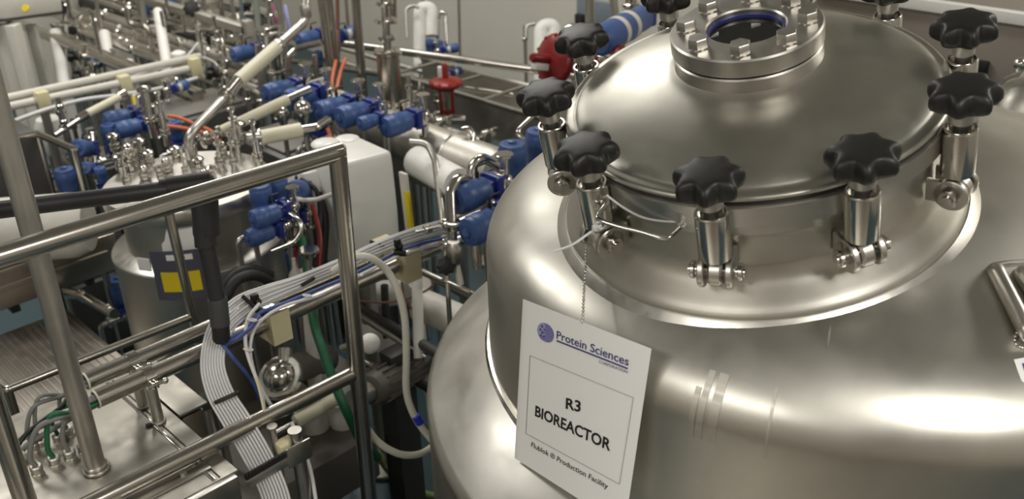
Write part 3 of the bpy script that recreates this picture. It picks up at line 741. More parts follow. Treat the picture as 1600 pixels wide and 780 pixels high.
hose('white_cable', 'paired white cable hanging under the saddle clip', [(405, 475, 2.13), (387, 500, 2.09), (384, 540, 2.06), (396, 580, 2.05), (412, 615, 2.06), (428, 640, 2.1)], .0042, 'wtube', 'cable')
hose('white_cable', 'cream cable crossing down to the lower rail', [(400, 590, 2.04), (408, 620, 2.04), (415, 655, 2.04)], .003, 'cream', 'cable')
for x, y, d, L_ in ((388, 546, 2.055, 'at the cable loop below the near clamp block'), (394, 500, 2.08, 'at the blue tube beside the black pipe'), (560, 430, 2.27, 'on the blue tube by the steel post'), (480, 462, 2.18, 'on the blue tube left of the steel post')):
    tag(MB().torus(P(x, y, d), ROT @ Vector((.2, .97, .1)), .0095, .0022, 16, 6).build('cable_tie', 'wtube'), 'white cable tie ' + L_, 'cable tie', 'cable ties on tubes')
# comb bracket with its stand
cs = thing('tube_comb', 'steel bracket bar with black comb holding the white ribbon down low', 'bracket', P(465, 740, 2.0))
ba, bb = P(385, 757, 1.99), P(455, 716, 2.02)
MB().bar(ba, bb, .004, .026, EZ).build('bar', 'satin', cs)
cmb = MB()
for k in range(12): cmb.box(ba.lerp(bb, .04 + k * .075) + EZ * .018, (.009, .007, .014), bev=.002)
cmb.bar(ba + EZ * .012, bb + EZ * .012, .006, .006).build('comb', 'rubber', cs)
MB().box(P(468, 708, 2.03), (.058, .006, .050), bev=.002).build('plate', 'satin', cs)
MB().box(P(448, 703, 2.05), (.042, .032, .050), bev=.004).build('holder', 'cream', cs)
sp_ = P(463, 690, 2.035); MB().cyl(sp_ + EZ * .03, Vector((sp_.x, sp_.y, .01)), .015).disc(Vector((sp_.x, sp_.y, .006)), EZ, .05, .012).build('stand', 'satin', cs)
MB().cyl(P(425, 668, 2.03), P(440, 745, 2.06), .007).disc(P(425, 667, 2.03), EZ, .012, .006).build('hook_rod', 'satin', cs)
hose('white_cable', 'white cable dropping behind the comb bracket stand', [(455, 660, 2.1), (470, 690, 2.1), (485, 735, 2.1), (495, 790, 2.1)], .0045, 'wtube', 'cable')
# hoses right of the post
hose('silicone_hose', 'translucent silicone hose arching over the conduits and down to the tank', [(520, 425, 2.2), (548, 404, 2.2), (575, 402, 2.2), (600, 418, 2.2), (620, 450, 2.2), (632, 495, 2.22), (635, 550, 2.25), (635, 610, 2.3), (645, 645, 2.33), (660, 670, 2.36), (680, 694, 2.4)], .0088, 'silicone', 'hose', None, 14)
hose('silicone_hose', 'translucent silicone hose looping low between post and tank', [(560, 640, 2.3), (578, 676, 2.3), (600, 698, 2.32), (630, 711, 2.36), (660, 708, 2.42), (685, 690, 2.5)], .0088, 'silicone', 'hose', None, 14)
MBc = MB().tube([P(649, 650, 2.33), P(656, 661, 2.345)], .0105, 14); tag(MBc.build('hose_band', 'brblue'), 'blue band around the silicone hose near the tank', 'band')
hose('garden_hose', 'green hose hanging behind the steel post', [(470, 370, 2.75), (480, 420, 2.72), (490, 500, 2.7), (505, 550, 2.65), (525, 605, 2.6), (545, 650, 2.6), (565, 690, 2.7), (590, 715, 2.8)], .0135, 'green', 'hose')
hose('garden_hose', 'green and yellow hose trailing along the floor to the tank', [PZ(572, 690, .35), PZ(590, 710, .12), PZ(615, 742, .022), PZ(650, 768, .018), PZ(700, 782, .018)], .0150, 'gyellow', 'hose')

# ------------------------------------------------------------------ second bioreactor behind the rail
C2 = P(310, 372, 3.0); rz0 = C2.z; c2 = Vector((C2.x, C2.y, 0))
t2 = thing('bioreactor', 'smaller steel bioreactor with yellow tag and crowded lid behind the rail', 'bioreactor', c2)
def l2(prof, seg=64): return MB().lathe(prof, c2, EZ, seg, cap=False)
RA = .258
lidz = P(310, 262, 3.0).z
l2([(RA * .70, rz0 + .02), (RA * .98, rz0), (RA, rz0 - .006), (RA, rz0 - .02), (RA * .985, rz0 - .022)]).build('jacket_rim', 'satin', t2)
l2([(RA * .985, rz0 - .02), (RA * .985, rz0 - .62), (RA * .85, rz0 - .70), (.05, rz0 - .74)]).build('jacket', 'tank', t2)
l2([(RA * .80, rz0 - .01), (RA * .80, lidz - .03)]).build('upper_wall', 'tank', t2)
l2([(RA * .80, lidz - .045), (RA * .95, lidz - .045), (RA * .96, lidz - .035), (RA * .96, lidz - .006), (RA * .95, lidz), (1e-4, lidz)]).build('lid', 'satin', t2)
for a in (30, 120, 210, 300):
    p = c2 + Vector((math.cos(math.radians(a)), math.sin(math.radians(a)), 0)) * .2
    MB().cyl(p + EZ * .004, p + EZ * (rz0 - .66), .022).disc(p + EZ * .006, EZ, .05, .012).build('leg', 'satin', t2)
# ports on the lid
def port(x, y, h, r, kind):
    p = PZ(x, y, lidz); b = MB()
    r *= .85; b.cyl(p, p + EZ * h, r * .62)
    b.disc(p + EZ * (h * .35), EZ, r, .012).disc(p + EZ * (h * .35 + .013), EZ, r, .010)
    if kind == 0: b.lathe([(r * .8, h), (r * 1.15, h + .004), (r * 1.15, h + .014), (r * .6, h + .02), (1e-4, h + .02)], p, EZ, 20)
    if kind == 1: b.sphere(p + EZ * (h + .012), r * .8, seg=14).disc(p + EZ * h, EZ, r * 1.2, .008)
    if kind == 2: b.cyl(p + EZ * h, p + EZ * (h + .06), r * .35).disc(p + EZ * (h + .06), EZ, r * .7, .014).disc(p + EZ * (h + .03), EZ, r * .8, .008)
    if kind == 3: b.torus(p + EZ * (h + .02), EY, r * 1.0, r * .28, 20, 8)
    b.build('port_fitting', 'bright', t2)
for a in ((182, 240, .05, .020, 0), (190, 268, .04, .018, 0), (206, 262, .05, .028, 1), (200, 292, .04, .016, 2), (222, 248, .05, .022, 0), (228, 280, .02, .020, 1), (236, 262, .04, .018, 0), (252, 282, .03, .014, 0),
          (240, 214, .16, .024, 0), (262, 228, .12, .020, 2), (333, 285, .035, .016, 0), (322, 290, .03, .016, 1), (346, 262, .05, .020, 2), (366, 262, .05, .016, 2), (372, 240, .09, .022, 2), (378, 225, .06, .022, 0),
          (405, 262, .09, .020, 2), (412, 232, .05, .016, 0), (305, 222, .02, .022, 1), (325, 225, .02, .020, 1), (310, 258, .01, .020, 0), (262, 268, .02, .02, 1), (276, 246, .02, .018, 0), (300, 246, .03, .024, 0), (350, 240, .02, .014, 1), (290, 272, .02, .012, 2)): port(*a)
def curved(x0, x1, y0, y1, name, mat, lift=.004, n=8):
    """a plate that follows the round jacket wall, between photograph columns and rows"""
    b = MB(); vs = []; fs = []
    def hit(x, y, rr):
        r = ray(x, y); ox, oy = EYE.x - c2.x, EYE.y - c2.y; A = r.x ** 2 + r.y ** 2; B = 2 * (ox * r.x + oy * r.y); Cc = ox * ox + oy * oy - rr * rr
        D = B * B - 4 * A * Cc; t = (-B - math.sqrt(max(D, 0))) / (2 * A); return EYE + r * t
    sl = .19
    def pos(i, y, rr):
        x = x0 + (x1 - x0) * i / n + (y - y0) * sl; return hit(x, y, rr)
    top = pos(n / 2, y0, RA); bot = pos(n / 2, y1, RA)
    a0 = pos(0, y0, RA + lift) - c2; a1 = pos(n, y0, RA + lift) - c2
    w0, w1 = math.atan2(a0.y, a0.x), math.atan2(a1.y, a1.x)
    b.lathe([(RA + lift, bot.z), (RA + lift, top.z), (RA + lift - .003, top.z), (RA + lift - .003, bot.z), (RA + lift, bot.z)], c2, EZ, n, *(sorted((wrap(w0), wrap(w1)))), cap=False)
    return b.build(name, mat, t2)
fa_, fb_ = frame(EZ)
def wrap(w):
    """world angle -> angle in the lathe's own frame about EZ"""
    v = Vector((math.cos(w), math.sin(w), 0)); return math.atan2(v.dot(fb_), v.dot(fa_))
th_ = curved(232, 316, 392, 468, 'tag_holder', 'tagholder')
curved(250, 312, 424, 454, 'yellow_tag', 'yellow', .008)
curved(258, 300, 397, 405, 'name_strip', 'paper', .008)
curved(213, 232, 403, 422, 'asset_label', 'paper', .005)
# paper sign on its upper wall
sg2 = thing('hanging_sign', 'blurred white sign reading REACTOR on the smaller bioreactor', 'sign', P(295, 345, 2.75))
S4 = [P(244, 330, 2.74), P(310, 306, 2.70), P(322, 392, 2.76), P(256, 402, 2.80)]
ns = (S4[1] - S4[0]).cross(S4[3] - S4[0]).normalized(); ns = ns if ns.dot(EYE - S4[0]) > 0 else -ns
MB().prism(S4, ns, .001).build('card', 'paper', sg2)
def s2uv(u, v): return S4[0].lerp(S4[1], u).lerp(S4[3].lerp(S4[2], u), v) + ns * .0015
inscribe('REACTOR', (.18, .22), (.85, .22), (0, -.10), 'ink', .012, 'printed_text', s2uv, sg2, lambda x, y: (x, y))
inscribe('CORPORATION', (.4, .08), (.8, .08), (0, -.04), 'navy', 0, 'printed_text', s2uv, sg2, lambda x, y: (x, y))
# transfer pipes that leave its lid
tp = thing('transfer_pipe', 'bright steel transfer pipe with cream sleeve rising from the smaller bioreactor lid', 'pipe', PZ(300, 248, lidz))
a_, b_, c_, d_, e_ = PZ(300, 248, lidz), P(292, 214, 3.0), P(352, 152, 3.15), P(372, 127, 3.2), P(432, 74, 3.35)
MB().pipe([a_, b_, c_], .0155, .05, 16).build('bright_tube', 'satin', tp)
u_ = (d_ - c_).normalized(); MB().disc(c_, u_, .029, .010).disc(c_ + u_ * .012, u_, .029, .010).build('ferrule', 'bright', tp)
MB().cyl(c_, d_, .020).build('polished_sleeve', 'bright', tp)
MB().cyl(d_, e_, .0235).build('insulating_sleeve', 'sleeve', tp)
MB().pipe([e_, P(478, 33, 3.5), P(478, -30, 3.5)], .0165, .07, 16).lathe([(.019, 0), (.025, .012), (.025, .03), (.019, .04)], P(430, 76, 3.345), (P(478, 33, 3.5) - e_), 18).lathe([(.0165, 0), (.021, .01), (.021, .04), (.0165, .05)], P(479, 28, 3.5), EZ, 18).build('upper_tube', 'satin', tp)
tp2 = thing('transfer_pipe', 'cream sleeved pipe sloping up behind the first transfer pipe', 'pipe', P(345, 210, 3.25))
MB().pipe([P(318, 226, 3.2), P(345, 206, 3.25)], .0165, .02, 14).disc(P(343, 208, 3.25), P(450, 160, 3.35) - P(345, 206, 3.25), .026, .016).build('bright_tube', 'bright', tp2)
MB().pipe([P(345, 206, 3.25), P(378, 190, 3.28), P(432, 164, 3.34), P(450, 156, 3.36)], .0195, .05, 14).build('insulating_sleeve', 'sleeve', tp2)
MB().cyl(P(430, 165, 3.34), P(485, 140, 3.4), .015).build('end_tube', 'bright', tp2)
tp3 = thing('transfer_pipe', 'thick cream sleeved pipe lying level right of the smaller bioreactor lid', 'pipe', P(460, 205, 3.1))
MB().cyl(P(385, 216, 3.05), P(450, 210, 3.1), .0150).build('bright_tube', 'satin', tp3)
MB().cyl(P(408, 215, 3.06), P(470, 203, 3.12), .024).build('insulating_sleeve', 'sleeve', tp3)
MB().pipe([P(470, 203, 3.12), P(495, 199, 3.14), P(512, 188, 3.2)], .0155, .03, 12).build('end_tube', 'bright', tp3)

# ------------------------------------------------------------------ white wrapped box
wb = thing('wrapped_box', 'tall white wrapped box behind the steel corner post', 'box', P(565, 310, 2.85))
wtop = P(575, 240, 2.85).z
k0 = PZ(538, 257, wtop); k1 = PZ(614, 236, wtop); k2 = PZ(560, 212, wtop); k3 = PZ(497, 222, wtop)
k3 = k0 + (k2 - k1)
wbz = wtop - .40
b = MB(); top = [k0, k1, k2, k3]; n_ = 4
def rounded(poly, z, ins):
    out = []; c = sum(poly, Vector()) / 4
    for i in range(4):
        p, a, d = poly[i], poly[i - 1], poly[(i + 1) % 4]
        for s in range(5):
            t = s / 4; q = (p + (a - p).normalized() * .016) * (1 - t) ** 2 + p * 2 * t * (1 - t) + (p + (d - p).normalized() * .016) * t * t
            q = q + (c - q).normalized() * ins; out.append(Vector((q.x, q.y, z)))
    return out
lv = [(wbz, .004), (wbz + .1, 0), (wbz + .2, -.003), (wtop - .04, 0), (wtop - .012, .002), (wtop - .003, .007), (wtop, .014)]
vs = []; fs = []
for z, i_ in lv: vs += rounded(top, z, i_)
for i in range(len(lv) - 1):
    for k in range(20): fs.append((i * 20 + k, i * 20 + (k + 1) % 20, (i + 1) * 20 + (k + 1) % 20, (i + 1) * 20 + k))
fs += [tuple(range(20)), tuple((len(lv) - 1) * 20 + k for k in range(20))]
b.add(vs, fs).build('wrapped_body', 'bag', wb, 50)
cen = sum(top, Vector()) / 4
MB().cyl((cen.x, cen.y, wbz + .004), (cen.x, cen.y, .01), .03).disc((cen.x, cen.y, .008), EZ, .12, .016).build('pedestal', 'dullsteel', wb)
MB().sphere(k3.lerp(k2, .3) + EZ * .002, .045, EZ, 16, .28).sphere(k3.lerp(k2, .75) - EZ * .002, .04, EZ, 16, .25).build('gathered_wrap', 'bag', wb)
tag(MB().lathe([(.05, 0), (.06, .03), (.06, .10), (.05, .13), (.02, .135), (1e-4, .135)], P(478, 262, 2.95) - EZ * .13, EZ, 20).build('wrapped_canister', 'bag'), 'small white wrapped canister left of the wrapped box', 'canister')
cl_ = thing('marker_post', 'white post with a yellow label right of the wrapped box', 'post', P(634, 380, 3.1))
mp0 = P(630, 270, 3.1); mp1 = under(mp0, 645, 400); mp1 = to_z(mp0, mp1, .01)
MB().bar(mp0, mp1, .036, .012, EX).build('board', 'offwhite', cl_)
MB().bar(mp0.lerp(mp1, .06) - EX * .002 - EY * .01, mp0.lerp(mp1, .30) - EX * .002 - EY * .01, .024, .012, EX).build('yellow_label', 'yellow', cl_)

# ------------------------------------------------------------------ blue valves, one by one
VAL = [(738, 304, 2.50, '-X', 'blue valve pointing left beside the tank, the upper of the two by the clamp', 1.0),
       (758, 352, 2.42, '-X', 'blue valve pointing left, half hidden by the tank edge', 1.0),
       (801, 255, 2.70, 'Z', 'upright blue valve standing just left of the big tank shoulder', 1.0),
       (842, 232, 2.85, 'Z', 'upright blue valve partly hidden behind the big tank shoulder', .98),
       (622, 193, 3.30, '-X', 'blue valve pointing left in front of the polished filter housing', .98),
       (553, 178, 3.30, '-X', 'blue valve pointing left above the white wrapped box, right one', 1.0),
       (520, 170, 3.40, '-X', 'blue valve pointing left above the white wrapped box, left one', 1.0),
       (576, 190, 3.25, '-X', 'small pale blue valve between the wrapped box and filter valve', .62),
       (470, 152, 3.45, '-X', 'blue valve above the polished round bulb', 1.0),
       (437, 143, 3.50, '-X', 'blue valve left of the one above the bulb', 1.0),
       (497, 178, 3.50, 'Z', 'dark blue upright valve behind the polished bulb', .9),
       (409, 312, 2.72, 'Z', 'upright blue valve beside the smaller bioreactor below the rail', .78),
       (434, 300, 2.80, 'Z', 'upright blue valve with white label under the top rail', .80),
       (467, 298, 2.85, 'F', 'blue valve facing forward near the white wrapped box', .82),
       (417, 337, 2.70, '-X', 'shiny blue valve pointing left under the top rail', .76),
       (408, 366, 2.70, '-X', 'lowest bright blue valve beside the smaller bioreactor', .70),
       (452, 322, 2.85, 'F', 'blue valve facing forward in the middle of the cluster', .75),
       (450, 345, 2.85, '-X', 'dark blue valve at the back of the cluster by the post', .6),
       (462, 412, 2.95, 'Z', 'dark blue valve low behind the conduits', .7),
       (380, 83, 4.6, '-X', 'blue valve left of the first transfer pipe, up in the pipe rack', .95),
       (482, 60, 4.3, '-X', 'blue valve under the twin risers, left one', .9),
       (545, 52, 4.6, '+X', 'blue valve between the two thick risers, on a bracket', .85),
       (497, 92, 4.4, 'Z', 'blue valve low between the twin risers', .6),
       (155, 98, 5.0, '-X', 'blue valve above the left clamp of the cable tray', .7),
       (268, 3, 5.6, '-X', 'blue valve at the top edge left of the white standpipe', 1.1),
       (225, 20, 5.6, 'Z', 'dark blue valve behind the white standpipe at the top', .9),
       (705, 76, 5.0, 'R', 'pale blue valve on the wall pipe near the white inverted bend', .62),
       (672, 72, 5.1, 'Z', 'blue valve under the white inverted bend', .6),
       (686, 74, 5.1, 'Z', 'blue valve under the white inverted bend, right one', .6),
       (712, 112, 4.5, '+X', 'small blue valve just behind the red diaphragm actuator', .5),
       (185, 185, 4.0, '-X', 'blue valve left of the yellow marked post', .95),
       (202, 200, 3.9, '-X', 'blue valve directly below the one by the yellow marked post', .9),
       (172, 212, 3.9, 'Z', 'dark blue valve lower left of the yellow marked post', .8),
       (130, 232, 3.6, 'F', 'blue valve right of the small platform rail', .85),
       (105, 285, 3.5, 'Z', 'blue valve between the posts of the small platform rail', .9),
       (138, 263, 3.5, 'F', 'blue valve behind the right post of the small platform rail', .6),
       (158, 275, 3.5, 'Z', 'small blue valve left of the crowded lid', .55),
       (275, 205, 3.9, 'Z', 'dark blue valve behind the crowded lid', .7),
       (282, 135, 4.3, '+X', 'pale blue valve hanging under the cable tray', .6),
       (188, 455, 3.6, 'Z', 'blue valve low between platform rail and the smaller bioreactor', .9)]
for x, y, d, dr, lb_, s in VAL: valve(x, y, d, dr, lb_, s)
KV = [(92, 12, 5.2, 'F', 'black hand valve at the top left edge', 1.1), (113, 86, 4.8, 'L', 'black hand valve above the cable tray, upper one', .95), (122, 118, 4.7, 'L', 'black hand valve touching the cable tray, lower one', 1.15),
      (300, 14, 5.0, 'F', 'black hand valve right of the white standpipe at the top', 1.1), (332, 62, 4.7, '+Y', 'black hand valve in the rack left of a blue valve', .85), (330, 112, 4.3, 'L', 'black hand valve at the right end of the cable tray', 1.0),
      (114, 48, 5.4, 'F', 'small black hand valve below the top left beam', .7), (697, 415, 2.40, 'F', 'black hand valve under the clamped riser beside the tank', .65), (385, 10, 5.6, 'Z', 'tall black handle at the top right of the pipe rack', .8)]
for a in KV: knobvalve(*a[:5], s=a[5])
for r_, m_, s_ in TAILS: tail(r_, m_, s_)

# risers that serve the valves beside the tank
rs = thing('riser_pipe', 'bright bent riser with clamps left of the big tank', 'pipe', P(706, 400, 2.42))
MB().pipe([P(760, 296, 2.58), P(716, 275, 2.46), P(703, 300, 2.44), P(708, 405, 2.40)], .0135, .035, 18).build('tube', 'bright', rs)
for x, y, d in ((708, 352, 2.42), (709, 384, 2.41)): clamp_shape(MB(), P(x, y, d), EZ, .019).build('clamp', 'bright', rs)
MB().lathe([(.014, 0), (.022, .012), (.022, .05), (.015, .062)], P(711, 412, 2.41), EZ, 20).build('tee_body', 'satin', rs)
MB().tube([P(720, 445, 2.42), P(712, 408, 2.41)], .009, 12).build('drop_tube', 'silicone', rs)
MB().tube([P(650, 362, 2.44), P(690, 352, 2.43)], .0045, 10).disc(P(668, 358, 2.44), EX, .012, .02).build('side_handle', 'bright', rs)
line('riser_pipe', 'bright pipe bending down behind the upright blue valve', [(800, 272, 2.78), (752, 244, 2.70), (736, 262, 2.70), (740, 330, 2.72), (746, 420, 2.75)], .0140, 'bright', .035)
line('riser_pipe', 'thin bright pipe bending in a narrow U behind the big tank knob', [(850, 165, 2.9), (806, 207, 2.85), (822, 222, 2.85), (870, 236, 2.9)], .0075, 'bright', .02)
line('riser_pipe', 'short bright crook-topped pipe above the bent risers', [(722, 203, 3.3), (733, 200, 3.3), (740, 212, 3.3), (732, 262, 3.3)], .0105, 'bright', .03)

# ------------------------------------------------------------------ filter housings, red actuators, insulated pipes
def housing(x0, y0, x1, y1, d, r, label, mat='bright'):
    a = P(x0, y0, d); q = under(a, x1, y1); t = thing('filter_housing', label, 'filter housing', q); h = (a - q).length; u = a - q
    MB().lathe([(r * .5, -.01), (r * .8, 0), (r * .98, .012), (r, .03), (r, h - .03), (r * .98, h - .012), (r * .7, h), (r * .4, h + .01)], q, u, 28).build('shell', mat, t)
    for k in (0, h): clamp_shape(MB(), q + u.normalized() * k, u, r * .85).build('clamp', 'bright', t)
    MB().tube([q, to_z(a, q, .01)], r * .38, 14).build('lower_tube', 'satin', t)
    b = MB().tube([a, a + u.normalized() * .6], r * .36, 14)
    for k in (.06, .13, .20): b.disc(a + u.normalized() * k, u, r * (.75 if k != .13 else .95), .016)
    b.build('upper_tube', 'bright', t); return t
housing(606, 82, 611, 163, 3.9, .047, 'polished filter housing standing right of the twin risers', 'rail')
housing(424, 44, 431, 112, 4.4, .036, 'polished filter housing below the pink strip')
def red_actuator(M4, label, mat):
    t = thing('diaphragm_actuator', label, 'actuator', M4)
    O = M4.translation; ax = [M4.to_3x3() @ v for v in (EX, EY, EZ)]; A = ax[2].normalized(); s = ax[2].length
    lt = lambda pr, seg=32: MB().lathe([(r * s, h * s) for r, h in pr], O, A, seg)
    d = lt([(.018, .0), (.045, .006), (.066, .022), (.074, .026), (.076, .030), (.076, .036), (.074, .040), (.064, .046), (.040, .056), (.016, .060)])
    for k in range(10):
        w_ = k * PI / 5; c = O + (ax[0] * math.cos(w_) + ax[1] * math.sin(w_)) * .069 + ax[2] * .033
        d.cyl(c - A * .012 * s, c + A * .013 * s, .0055 * s, seg=6)
    d.build('diaphragm_case', mat, t)
    lt([(.014, .058), (.014, .115), (.010, .122), (1e-4, .122)], 16).build('top_stem', mat, t)
    y = MB()
    for q in (-1, 1): y.bar(O + ax[0] * q * .028 + ax[2] * .004, O + ax[0] * q * .026 - ax[2] * .10, .014 * s, .014 * s, ax[1])
    y.bar(O - ax[0] * .034 - ax[2] * .10, O + ax[0] * .034 - ax[2] * .10, .02 * s, .014 * s, ax[1]).build('yoke', mat, t)
    lt([(.006, -.10), (.006, .0)], 10).build('spindle', 'bright', t)
    MB().box(O + ax[0] * -.022 + ax[2] * .085, (.02 * s, .024 * s, .05 * s), [v.normalized() for v in ax], .003).build('positioner_box', 'white', t)
    MB().sphere(O - ax[2] * .14, .03 * s).cyl(O - ax[0] * .08 - ax[2] * .14, O + ax[0] * .08 - ax[2] * .14, .02 * s).build('valve_body', 'satin', t)
    return t
pr_ = P(697, 141, 4.1)
red_actuator(basis(pr_, EZ, Vector((.7, -.7, 0)), .95), 'red diaphragm actuator standing in the middle of the pipe trough', 'red')
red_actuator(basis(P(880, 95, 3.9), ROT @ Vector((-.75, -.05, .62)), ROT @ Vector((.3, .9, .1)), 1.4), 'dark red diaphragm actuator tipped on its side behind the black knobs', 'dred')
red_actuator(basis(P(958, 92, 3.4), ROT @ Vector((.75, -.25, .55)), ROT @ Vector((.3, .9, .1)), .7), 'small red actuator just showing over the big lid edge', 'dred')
la = thing('air_actuator', 'large blue actuator with two pale bands behind the big lid', 'actuator', P(970, 45, 3.5))
p0, p1 = P(935, 66, 3.35), P(1003, 28, 3.6); uu = (p1 - p0).normalized(); LL = (p1 - p0).length
MB().lathe([(.040, 0), (.052, .01), (.054, .02), (.054, LL * .72), (.048, LL * .76), (.048, LL), (.02, LL + .01)], p0, uu, 28).build('cylinder', 'blue', la)
for f0 in (.36, .60): MB().lathe([(.055, 0), (.0555, .002), (.0555, .026), (.055, .028)], p0 + uu * LL * f0, uu, 28).build('band', 'offwhite', la)
MB().box(p1 + uu * .02, (.07, .07, .07), bev=.006).build('end_block', 'dblue', la)
MB().tube([P(985, 40, 3.6), P(988, 62, 3.6)], .010, 10).build('red_fitting', 'dred', la)

WH = [('insulated_pipe', 'white insulated pipe bent over in an inverted U on the wall', [(656, 100, 5.4), (656, 12, 5.4), (675, 12, 5.4), (675, 56, 5.4)], .036, .035),
      ('insulated_pipe', 'white insulated pipe bend rising left of the dark red actuator', [(846, 125, 5.0), (846, 42, 5.0), (866, 40, 5.0), (866, 70, 5.0)], .040, .05),
      ('insulated_pipe', 'white insulated pipe lying level behind the trough, thick lower one', [(743, 134, 4.9), (860, 158, 4.75)], .036, .05),
      ('insulated_pipe', 'white insulated pipe lying level behind the trough, thin upper one', [(752, 121, 4.95), (860, 142, 4.8)], .016, .05),
      ('insulated_pipe', 'thick white pipe end lying level right of the marker post', [(652, 252, 3.3), (716, 288, 3.1)], .054, .05),
      ('insulated_pipe', 'thick cream pipe lying level low beside the tank ledge', [(655, 475, 3.0), (760, 520, 2.9)], .052, .05),
      ('insulated_pipe', 'white standpipe dropping through the conduit gap', [(651, 425, 2.9), (655, 560, 2.86)], .0165, .05),
      ('insulated_pipe', 'white pipe lying low behind the white bulb', [(555, 508, 3.2), (660, 570, 3.0)], .040, .05),
      ('insulated_pipe', 'pale pipe lying low above the white bulb', [(560, 462, 3.3), (640, 455, 3.25), (655, 440, 3.2)], .045, .1),
      ('standpipe', 'white standpipe slanting down to the cable tray in the pipe rack', [(247, 18, 5.0), (262, 108, 4.7)], .026, .05),
      ('insulated_pipe', 'white elbow pipe above the left half of the cable tray', [(86, 52, 5.4), (94, 95, 5.2), (100, 135, 5.0)], .032, .05),
      ('insulated_pipe', 'white tapered pipe over a blue valve at left', [(163, 52, 5.3), (170, 95, 5.2)], .030, .05),
      ('insulated_pipe', 'white end of pipe just above the cable tray middle', [(202, 98, 5.0), (206, 122, 4.9)], .026, .05)]
def grounded(pt):
    p = pts3(pt); lo = p[-1] if p[-1].z < p[0].z else p[0]; f = Vector((lo.x, lo.y, .006))
    return p + [f] if lo is p[-1] else [f] + p
for nm, lb_, pt, r, R in WH:
    if any(q in lb_ for q in ('wall', 'dark red', 'tray', 'blue valve at left', 'pipe rack')): pt = grounded(pt)
    line(nm, lb_, pt, r, 'white' if 'cream' not in lb_ and 'pale' not in lb_ else 'offwhite', R, 'pipe', None, 16)
bu = thing('float_bulb', 'white ball-shaped bulb fitting beside the steel post', 'fitting', P(578, 537, 2.6))
MB().sphere(P(578, 537, 2.6), .0285, EZ, 20).build('ball', 'white', bu); MB().cyl(P(556, 537, 2.62), P(575, 538, 2.605), .018).build('neck', 'offwhite', bu)
MB().tube([P(556, 537, 2.62), P(535, 545, 2.65)], .012, 12).build('spigot', 'satin', bu)
bl = thing('steam_trap', 'polished round bulb under the blue valves, right one', 'trap', P(468, 175, 3.3))
MB().sphere(P(473, 170, 3.3), .030, EZ, 20).lathe([(.03, 0), (.026, -.02), (.012, -.05), (.010, -.12)], P(474, 174, 3.3), EZ, 18).cyl(P(474, 174, 3.3) - EZ * .11, Vector((P(474, 174, 3.3).x, P(474, 174, 3.3).y, .01)), .009).cyl(P(472, 162, 3.3), P(471, 152, 3.3), .006).build('bulb', 'bright', bl)
bl = thing('steam_trap', 'polished round bulb under the blue valves, left one', 'trap', P(441, 178, 3.35))
MB().sphere(P(441, 176, 3.35), .024, EZ, 20).lathe([(.024, 0), (.02, -.02), (.009, -.045), (.008, -.14)], P(441, 178, 3.35), EZ, 18).cyl(P(441, 178, 3.35) - EZ * .13, Vector((P(441, 178, 3.35).x, P(441, 178, 3.35).y, .01)), .008).build('bulb', 'bright', bl)

# pipe trough and level pipes in the middle distance (they run away to the left)
TZ = P(760, 165, 4.1).z
tr = thing('pipe_trough', 'long open stainless trough running behind the red actuator', 'trough', P(740, 165, 4.1))
A0, A1 = PZ(870, 192, TZ), PZ(560, 118, TZ); A1 = Vector((A0.x, A1.y, TZ)); wX = .26
for dx in (0, wX): MB().bar(A0 + EX * dx, A1 + EX * dx, .022, .014).build('rim_bar', 'satin', tr)
MB().box((A0.x + .004, (A0.y + A1.y) / 2, TZ - .08), (.006, abs(A1.y - A0.y), .16)).box((A0.x + wX, (A0.y + A1.y) / 2, TZ - .08), (.006, abs(A1.y - A0.y), .16)).box((A0.x + wX / 2, (A0.y + A1.y) / 2, TZ - .16), (wX, abs(A1.y - A0.y), .006)).build('channel', 'dullsteel', tr)
for f0 in (.12, .38, .62, .9): MB().bar(A0.lerp(A1, f0), A0.lerp(A1, f0) + EX * wX, .02, .012).build('cross_bar', 'satin', tr)
for f0 in (.05, .5, .95):
    c = A0.lerp(A1, f0) + EX * wX / 2; MB().cyl((c.x, c.y, .01), (c.x, c.y, TZ - .16), .025).disc((c.x, c.y, .008), EZ, .06, .016).build('leg', 'dullsteel', tr)
T2 = P(700, 225, 3.5).z
t3 = thing('pipe_trough', 'lower stainless trough wall in front of the long trough', 'trough', P(700, 225, 3.6))
B0 = PZ(790, 262, T2); B1 = Vector((B0.x, PZ(560, 170, T2).y, T2))
MB().bar(B0, B1, .02, .012).build('rim_bar', 'satin', t3); MB().box(((B0.x + B1.x) / 2, (B0.y + B1.y) / 2, T2 - .1), (.008, abs(B1.y - B0.y), .2)).build('channel', 'dullsteel', t3)
for f0 in (.1, .9):
    c = B0.lerp(B1, f0); MB().cyl((c.x, c.y, .01), (c.x, c.y, T2 - .2), .02).disc((c.x, c.y, .008), EZ, .05, .016).build('leg', 'dullsteel', t3)
vs_ = thing('cylinder_vessel', 'large dull horizontal steel cylinder behind the bent riser', 'vessel', P(690, 225, 3.4))
v0 = P(775, 268, 3.25); vv0 = v0 + EY * .95
MB().lathe([(.03, -.03), (.075, -.012), (.082, .01), (.082, .94), (.075, .96), (.03, .98)], v0, EY, 28).build('shell', 'dullsteel', vs_)
for s in (.2, .75): MB().lathe([(.083, 0), (.088, .004), (.088, .02), (.083, .024)], v0 + EY * s, EY, 28).cyl(v0 + EY * s - EZ * .08, Vector((v0.x, v0.y + s, .01)), .02).build('saddle', 'satin', vs_)
def level(x, y, d, L, r, mat, label, ax=EY, group=None, back=.0, cat='pipe', name='process_pipe'):
    p = P(x, y, d); return tag(MB().tube([p - ax * back, p + ax * L], r, 12).build(name, mat), label, cat, group)
wr = thing('back_handrail', 'long steel handrail along the back with one square post', 'railing', P(880, 120, 4.4))
